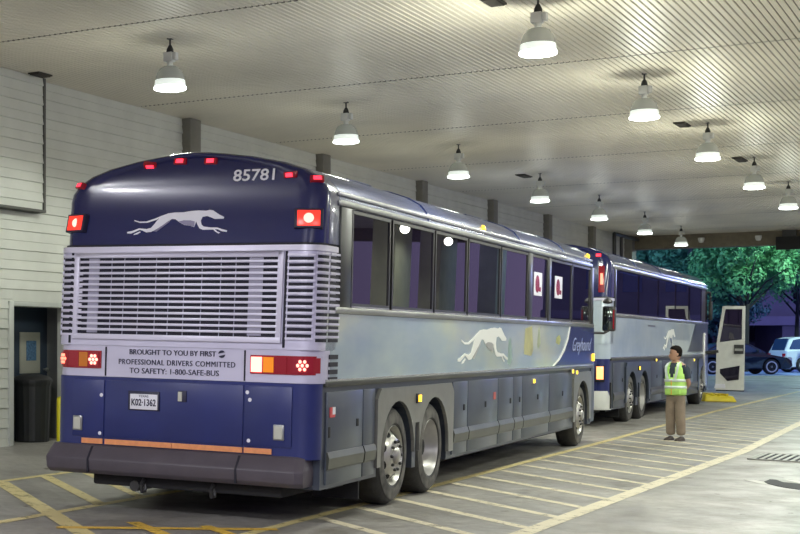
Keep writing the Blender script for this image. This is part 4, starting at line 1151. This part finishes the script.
for sx in (-1, 1):
    m = MB(); m.tube([V(sx*.15,.015,1.41), V(sx*.195,.025,1.34), V(sx*.222,.045,1.17)], [.070*S_,.072*S_,.066*S_], 16)
    m.build('sleeve', M['shirt'], sh, smooth=True, angle=70)
# vest: open V at the front; rows slightly larger
vr = [(.86,.188,.140,.0),(.92,.190,.142,.0),(.98,.192,.142,.0),(1.05,.190,.140,.0),(1.12,.190,.138,.0),(1.19,.190,.138,.005),(1.26,.192,.136,.008),(1.33,.186,.130,.01),(1.39,.170,.122,.015),(1.44,.140,.100,.018),(1.475,.095,.078,.018)]
def vskip(i, k, n):
    a = 2*PI*(k+.5)/n; s = math.sin(a); c = math.cos(a); z = vr[i][0]
    if s > 0 and z > 1.12 and abs(c) < (z-1.12)*1.35+.02: return True
    if abs(s) < .42 and 1.25 < z < 1.43: return True
    return False
vm = torso(vr, 48, skip=vskip, closed=False)
ve = vm.build('safety_vest', M['vest'], per, smooth=True, angle=70)
sm = ve.modifiers.new('thick', 'SOLIDIFY'); sm.thickness = .006; sm.offset = 1
def band(z0, z1, name, mat, grow=.006):
    def it(z):
        for i in range(len(vr)-1):
            if vr[i][0] <= z <= vr[i+1][0]:
                t = (z-vr[i][0])/(vr[i+1][0]-vr[i][0]); return [vr[i][j]+(vr[i+1][j]-vr[i][j])*t for j in (1,2,3)]
    a = it(z0); b = it(z1)
    m = torso([(z0, a[0]+grow+.004, a[1]+grow+.004, a[2]), (z1, b[0]+grow+.004, b[1]+grow+.004, b[2])], 40, closed=False)
    o = m.build(name, mat, ve, smooth=True); s = o.modifiers.new('thick', 'SOLIDIFY'); s.thickness = .004; s.offset = 1
band(.985, 1.035, 'reflective_band', M['reflect']); band(1.11, 1.16, 'reflective_band', M['reflect'])
for sx in (-1, 1):
    m = MB(); pts = [V(sx*.075,-.150,1.16), V(sx*.10,-.150,1.25), V(sx*.115,-.143,1.33), V(sx*.12,-.128,1.40), V(sx*.105,-.085,1.455), V(sx*.095,.0,1.49)]
    rr_ = .024*S_
    for i in range(len(pts)-1):
        p, q = Vector(pts[i]), Vector(pts[i+1]); m.face([m.v(p+Vector((-rr_,0,0))), m.v(p+Vector((rr_,0,0))), m.v(q+Vector((rr_,0,0))), m.v(q+Vector((-rr_,0,0)))])
    o = m.build('reflective_strap', M['reflect'], ve); s = o.modifiers.new('thick', 'SOLIDIFY'); s.thickness = .004
MB().box(*[q*S_ for q in (.085,.175,-.16,-.135,.88,.97)]).build('pocket', M['vest'], ve, bevel=.004)
MB().box(*[q*S_ for q in (-.006,.006,-.155,-.140,.865,1.14)]).build('zip', M['vest_trim'], ve)
MB().tube([V(-.07,-.02,1.475), V(0,.07,1.47), V(.07,-.02,1.475)], .012, 8).build('vest_collar', M['vest_trim'], ve)
# trousers
tv = [V(0,0,.93), V(0,0,.86)]; te = [(0,1)]; tr = [(.155,.115),(.15,.12)]
for sx in (-1, 1):
    b = len(tv); tv += [V(sx*.088,0,.78), V(sx*.10,-.012,.50), V(sx*.105,.0,.28), V(sx*.108,.005,.09)]
    te += [(1,b),(b,b+1),(b+1,b+2),(b+2,b+3)]; tr += [(.10,.11),(.098,.10),(.090,.092),(.082,.09)]
skin_mesh('trousers', tv, te, [(a*S_, b_*S_) for a, b_ in tr], M['khaki'], per, 2)
for sx in (-1, 1):
    m = MB(); R = []
    for y, w, h in ((.085,.030,.06),(.05,.042,.085),(-.02,.045,.085),(-.09,.050,.065),(-.15,.048,.05),(-.185,.03,.035)):
        R.append([V(sx*.112+w*c, y, max(0.0, .001 if s < 0 else h*s)) for c, s in [(math.cos(t*PI/8), math.sin(t*PI/8)) for t in range(16)]])
    m.loft(R); m.build('shoe', M['shoe'], per, smooth=True, angle=60)
tag(per, 'person in a lime hi-vis vest, khaki trousers and dark shirt, hands behind back', 'person')

# ------------------------------------------------------------------ street outside
def far(px, d): r = (px-100)/1450; return Vector((0,0,0)) + Fw*d + Rw*(r*d)
st = MB(); st.box(-60, 60, 0, 60, -.5, .27)
o = st.build('street', M['asphalt'], None, loc=far(760, 62.5)); o.rotation_euler = (0,0,TB); tag(o, kind='structure'); o.name = 'floor_street'
o = MB().box(-60, 60, -.30, 0, -.5, .285).build('trim_12', M['kerb'], None, loc=far(760, 62.5)); o.rotation_euler = (0,0,TB); tag(o, 'pale kerb at the street edge', kind='structure')
mb = MB(); mb.prism([(-50, 0, -.3), (-50, 0, .05), (-50, 10.2, .262), (-50, 10.2, -.3)], (110, 0, 0))
o = mb.build('floor_ramp', M['concrete'], None, loc=far(760, 52)); o.rotation_euler = (0,0,TB); tag(o, kind='structure')

def make_car(name, prof, cab, wheels, L, W, H, mat, loc, rot, R=.34, white=False):
    e = empty(name, loc, rot)
    def lp(y, z, inset): return [(-W/2+inset, y, z), (W/2-inset, y, z)]
    # body: side profile pushed across, with tucked-in shoulders
    b = MB(); rings = []
    for xi, shr in ((-W/2, .06), (-W/2+.05, .02), (-W/2+.18, 0), (W/2-.18, 0), (W/2-.05, .02), (W/2, .06)):
        cy_, cz_ = L/2, .6
        rings.append([(xi, cy_+(y-cy_)*(1-shr*.5), cz_+(z-cz_)*(1-shr)) for y, z in prof])
    b.loft(rings); body = b.build('car_body', mat, e, smooth=True, angle=35)
    for y in wheels:
        for sx in (-1, 1):
            c = MB().lathe([(R+.07, sx*(W/2-.28)), (R+.07, sx*(W/2+.1))], (0, y, R), 'x', 24).build('cutter', mat); c.parent = e
            boolean_cut(body, c)
    for p in body.data.polygons: p.use_smooth = True
    c = MB(); c.loft([[(x, y, z) for y, z in cab] for x in (-W/2+.14, -W/2+.20, W/2-.20, W/2-.14)])
    for v in c.bm.verts:
        t = max(0, (v.co.z-.9)/(H-.9)); v.co.x *= 1-.14*t
    cabin = c.build('car_roof', mat, e, smooth=True, angle=35)
    # glass panels on the cabin sides
    cyc = sum(y for y, z in cab)/len(cab); czc = (max(z for y, z in cab)+min(z for y, z in cab))/2
    wins = [[(cyc+(y-cyc)*.88, czc+(z-czc)*.74+.01) for y, z in cab]]
    ymid = cyc
    for sx in (-1, 1):
        for half in (0, 1, 2) if white else (0, 1):
            ys = [y for y, z in wins[0]]; y0, y1 = min(ys), max(ys); cuts = [y0 + (y1-y0)*q/(3 if white else 2) for q in range(4 if white else 3)]
            a, b_ = cuts[half]+.03, cuts[half+1]-.03
            poly = wins[0]
            def clip(poly, f, inside):
                out = []
                for i in range(len(poly)):
                    p, q = poly[i], poly[(i+1) % len(poly)]
                    if inside(p): out.append(p)
                    if inside(p) != inside(q):
                        t = (f-p[0])/(q[0]-p[0]); out.append((f, p[1]+(q[1]-p[1])*t))
                return out
            pl_ = clip(clip(poly, a, lambda p: p[0] >= a), b_, lambda p: p[0] <= b_)
            if len(pl_) < 3: continue
            xs_ = lambda z: (W/2-.14)*(1-.14*max(0, (z-.9)/(H-.9)))
            m = MB(); m.loft([[(sx*(xs_(z)+o_), y, z) for y, z in pl_] for o_ in (-.02, .006)]); m.build('car_window', M['car_glass'], e)
    # windscreens
    top = [p for p in cab if p[1] > H-.12]; yf = max(y for y, z in top); yr = min(y for y, z in top); bf = max(y for y, z in cab); br = min(y for y, z in cab)
    for ya, yb, n_ in ((yf, bf, 'windscreen'), (yr, br, 'rear_window')):
        s = 1 if n_ == 'windscreen' else -1
        m = MB(); zl = .98; zh = H-.08
        m.loft([[(-W/2*.72, yb-s*.02+s*.02, zl+.02), (W/2*.72, yb+s*.0, zl+.02), (W/2*.66, ya+s*.06, zh), (-W/2*.66, ya+s*.06, zh)], [(-W/2*.72, yb-s*.06, zl), (W/2*.72, yb-s*.06, zl), (W/2*.66, ya-s*.02, zh-.02), (-W/2*.66, ya-s*.02, zh-.02)]])
        m.build(n_, M['car_glass'], e)
    for y in wheels:
        for sx in (-1, 1):
            w_ = empty('wheel'); w_.parent = e; w_.location = (0, y, R)
            X = lambda h: sx*(W/2-.01-h)
            MB().lathe([(.22, X(0)), (R-.03, X(-.005)), (R, X(.03)), (R, X(.19)), (R-.03, X(.22)), (.22, X(.22))], axis='x', n=32).build('tyre', M['tyre'], w_, smooth=True)
            MB().lathe([(0, X(.0)), (.05, X(.0)), (.06, X(.02)), (.20, X(.0)), (.255, X(-.008)), (.26, X(.04))], axis='x', n=20).build('rim', M['plate'], w_, smooth=True)
            for k in range(5):
                a = 2*PI*k/5; m = MB(); m.prism([(X(-.008), math.cos(a+t)*r, math.sin(a+t)*r) for t, r in ((.38, .09), (.45, .19), (.8, .19), (.87, .09))], (sx*.004, 0, 0)); m.build('rim_opening', M['black'], w_)
    for sx in (-1, 1):
        MB().box(sx*(W/2-.5), sx*(W/2-.06), L-.22, L-.03, .62, .80).build('headlight', M['headlight'], e, bevel=.03)
        MB().box(sx*(W/2-.35), sx*(W/2-.06), .0, .10, .75, .92).build('tail_light', M['red_dim'], e, bevel=.02)
        m = MB(); m.box(sx*(W/2-.08), sx*(W/2+.14), L*.63, L*.63+.10, .98, 1.12); m.build('door_mirror', mat, e, bevel=.03)
        MB().box(sx*(W/2-.005), sx*(W/2+.012), L*.40, L*.40+.16, .82, .85).build('door_handle', M['trim_light'], e)
        MB().box(sx*(W/2-.02), sx*(W/2+.004), L*.48, L*.484, .30, .92).build('door_gap', M['black'], e)
    MB().box(-.35, .35, L-.03, L+.01, .50, .66).build('grille', M['black'], e, bevel=.01)
    return e
sedan = [(0.05, .30), (0, .60), (.06, .92), (.55, .98), (1.6, .96), (3.05, .95), (3.6, .90), (4.35, .76), (4.55, .62), (4.58, .38), (4.45, .24), (.3, .22)]
scab = [(.50, .92), (1.25, 1.36), (1.7, 1.44), (2.35, 1.43), (2.7, 1.36), (3.45, .92)]
u = far(784, 64.6)
# car axis along the image's horizontal: +Y of the car points to Rw
car_rot = (0, 0, TB-PI/2)
c1 = make_car('car', sedan, scab, (.95, 3.60), 4.58, 1.80, 1.44, M['car_black'], Vector((0,0,.27)) + far(770, 66.2) - Rw*3.60 - Rw*.33, car_rot, .35)
tag(c1, 'black sedan parked on the street, front to the right', 'car')
suv = [(0.03, .38), (0, .75), (.05, 1.05), (.5, 1.08), (3.4, 1.06), (3.7, 1.02), (4.45, .92), (4.68, .72), (4.7, .42), (4.55, .28), (.3, .26)]
ucab = [(.06, 1.02), (.32, 1.62), (.75, 1.72), (2.6, 1.72), (2.95, 1.62), (3.62, 1.02)]
c2 = make_car('car', suv, ucab, (.95, 3.72), 4.70, 1.9, 1.72, M['car_white'], Vector((0,0,.27)) + far(776, 70.5), car_rot, .37, True)
tag(c2, 'white sport utility car behind the black sedan at the right edge', 'car')

# building beyond the street
e = empty('building', far(740, 96), (0, 0, TB))
def wallbox(name, m, x0, x1, y0, y1, z0, z1): return MB().box(x0, x1, y0, y1, z0, z1).build(name, m, e)
wallbox('upper_wall', M['bld'], -40, 30, 0, 6, 3.3, 16); wallbox('band', M['bld_band'], -40, 30, -.25, 0, 2.9, 3.5)
wallbox('side_wall', M['bld'], 2.8, 30, 0, 6, .2, 3.3); wallbox('side_wall', M['bld'], -40, -9, 0, 6, .2, 3.3)
wallbox('garage_back', M['bld_dark'], -9, 2.8, 4, 6, .2, 3.3)
for x in (-5.2, -1.4): wallbox('garage_pier', M['bld_dark'], x, x+.4, 1, 1.6, .2, 3.3)
for x in range(-36, 28, 4):
    MB().box(x, x+1.8, -.05, .1, 5.2, 6.8).build('window', M['car_glass'], e)
tag(e, 'purple-grey masonry building with a dark garage opening beyond the street', 'building')

# trees
def make_tree(loc, crown, nleaf, mats, seed, label, trunk_h=3.0, spread=1.0):
    rnd = random.Random(seed)
    e = empty('tree', loc)
    m = MB(); m.tube([(0,0,0), (.05,.02,trunk_h*.5), (.1,0,trunk_h)], [.16,.13,.10], 10)
    tips = []
    for k in range(9):
        a = 2*PI*k/9+rnd.uniform(-.3,.3); l = rnd.uniform(1.8, 3.4)*spread; z1 = trunk_h+rnd.uniform(.8, 2.6)
        p0 = (.1, 0, trunk_h*rnd.uniform(.75, 1)); p1 = (math.cos(a)*l*.5, math.sin(a)*l*.5, (trunk_h+z1)/2+.2); p2 = (math.cos(a)*l, math.sin(a)*l, z1)
        m.tube([p0, p1, p2], [.06, .04, .02], 6); tips.append(p2)
    m.tube([(.1,0,trunk_h), (0,.1,trunk_h+1.5), (.1,0,trunk_h+3)], [.14,.09,.04], 6)
    m.build('trunk', M['bark'], e, smooth=True)
    cx_, cy_, cz_, rx_, ry_, rz_ = crown
    clumps = []
    for k in range(60):
        while True:
            x, y, z = [rnd.uniform(-1, 1) for _ in range(3)]
            if .25 < x*x+y*y+z*z < 1: break
        clumps.append((cx_+x*rx_, cy_+y*ry_, cz_+z*rz_, rnd.uniform(.45, .95)))
    b = bmesh.new()
    for k in range(nleaf):
        cx2, cy2, cz2, r = clumps[rnd.randrange(len(clumps))]
        d = Vector((rnd.gauss(0,1), rnd.gauss(0,1), rnd.gauss(0,1))).normalized()*r*rnd.uniform(.55, 1.08)
        p = Vector((cx2, cy2, cz2))+d
        if p.z < 1.2: continue
        nrm = (d.normalized()+Vector((rnd.uniform(-.5,.5), rnd.uniform(-.5,.5), rnd.uniform(0,.8)))).normalized()
        u_ = nrm.orthogonal().normalized(); u_ = Matrix.Rotation(rnd.uniform(0, 6.28), 3, nrm) @ u_; w_ = nrm.cross(u_)
        s = rnd.uniform(.055, .12); 
        vs = [b.verts.new(p+u_*s*1.3), b.verts.new(p+w_*s*.7), b.verts.new(p-u_*s*1.3), b.verts.new(p-w_*s*.7)]
        b.faces.new(vs)
    me = bpy.data.meshes.new('foliage'); b.to_mesh(me); b.free(); me.materials.append(mats)
    o = bpy.data.objects.new('foliage', me); COL.objects.link(o); o.parent = e
    tag(e, label, 'tree', 'street trees beyond the garage')
z0 = Vector((0,0,.27))
make_tree(far(652, 80)+z0, (0,0,5.2,3.4,3.0,3.0), 15000, M['leaf_teal'], 1, 'dark teal street tree left, rising above the second coach roof')
make_tree(far(698, 76)+z0, (0,0,5.3,3.0,2.8,2.5), 15000, M['leaf_teal'], 2, 'teal street tree just right of the second coach front')
make_tree(far(745, 72)+z0, (.2,0,5.9,2.8,2.4,1.9), 14000, M['leaf_green'], 3, 'bright green lit street tree above the open coach door', 3.4)
make_tree(far(796, 78)+z0, (0,0,6.0,2.8,2.6,1.7), 14000, M['leaf_green'], 4, 'green street tree at the right edge above the white car', 3.6)
make_tree(far(716, 88)+z0, (0,0,3.9,2.6,2.4,2.0), 9000, M['leaf_shaded'], 5, 'tree behind the others in front of the building, shade put into its leaf colour', 2.0)
make_tree(far(838, 74)+z0, (0,0,6.0,2.6,2.4,1.6), 9000, M['leaf_teal'], 6, 'street tree right of the white car', 3.4)
# street lamps lighting the trees and street (outside the frame)
for i, (px, d, en, c) in enumerate(((860, 66, 3800, (.65, 1.0, .80)), (705, 60, 2600, (.45, .90, 1.0)), (930, 78, 6500, (.35, .42, 1.0)))):
    p = far(px, d)
    e = empty('street_lamp', (p.x, p.y, .27))
    if px == 705: e.location = far(560, 70)+z0; p = far(560, 70)
    MB().tube([(0,0,0), (0,0,7.4)], [.09,.06], 10).build('pole', M['dark_metal'], e, smooth=True)
    MB().lathe([(.05,7.4), (.28,7.5), (.30,7.6), (.0,7.75)], n=20).build('lamp_head', M['dark_metal'], e, smooth=True)
    tag(e, 'street lamp beyond the frame lighting the trees', 'street lamp', 'street lamps beyond the frame')
    L = bpy.data.lights.new('street_light', 'POINT'); L.energy = en; L.color = c; L.shadow_soft_size = .2
    lo = bpy.data.objects.new('street_light', L); COL.objects.link(lo); lo.location = (p.x, p.y, 7.45)

# ------------------------------------------------------------------ dusk sky
w = bpy.data.worlds.new('dusk'); bpy.context.scene.world = w; w.use_nodes = True
nt = w.node_tree; bg = nt.nodes['Background']
tc = nt.nodes.new('ShaderNodeTexCoord'); sp = nt.nodes.new('ShaderNodeSeparateXYZ'); nt.links.new(tc.outputs['Generated'], sp.inputs[0])
rp = nt.nodes.new('ShaderNodeValToRGB'); nt.links.new(sp.outputs['Z'], rp.inputs['Fac'])
rp.color_ramp.elements[0].position = 0.0; rp.color_ramp.elements[0].color = (.30, .23, .46, 1)
rp.color_ramp.elements[1].position = .5; rp.color_ramp.elements[1].color = (.22, .30, .62, 1)
nt.links.new(rp.outputs['Color'], bg.inputs['Color']); bg.inputs['Strength'].default_value = 0.75

vs = bpy.context.scene.view_settings
vs.view_transform = 'Standard'; vs.look = 'None'; vs.gamma = 1; vs.use_curve_mapping = False
vs.exposure = 0.12
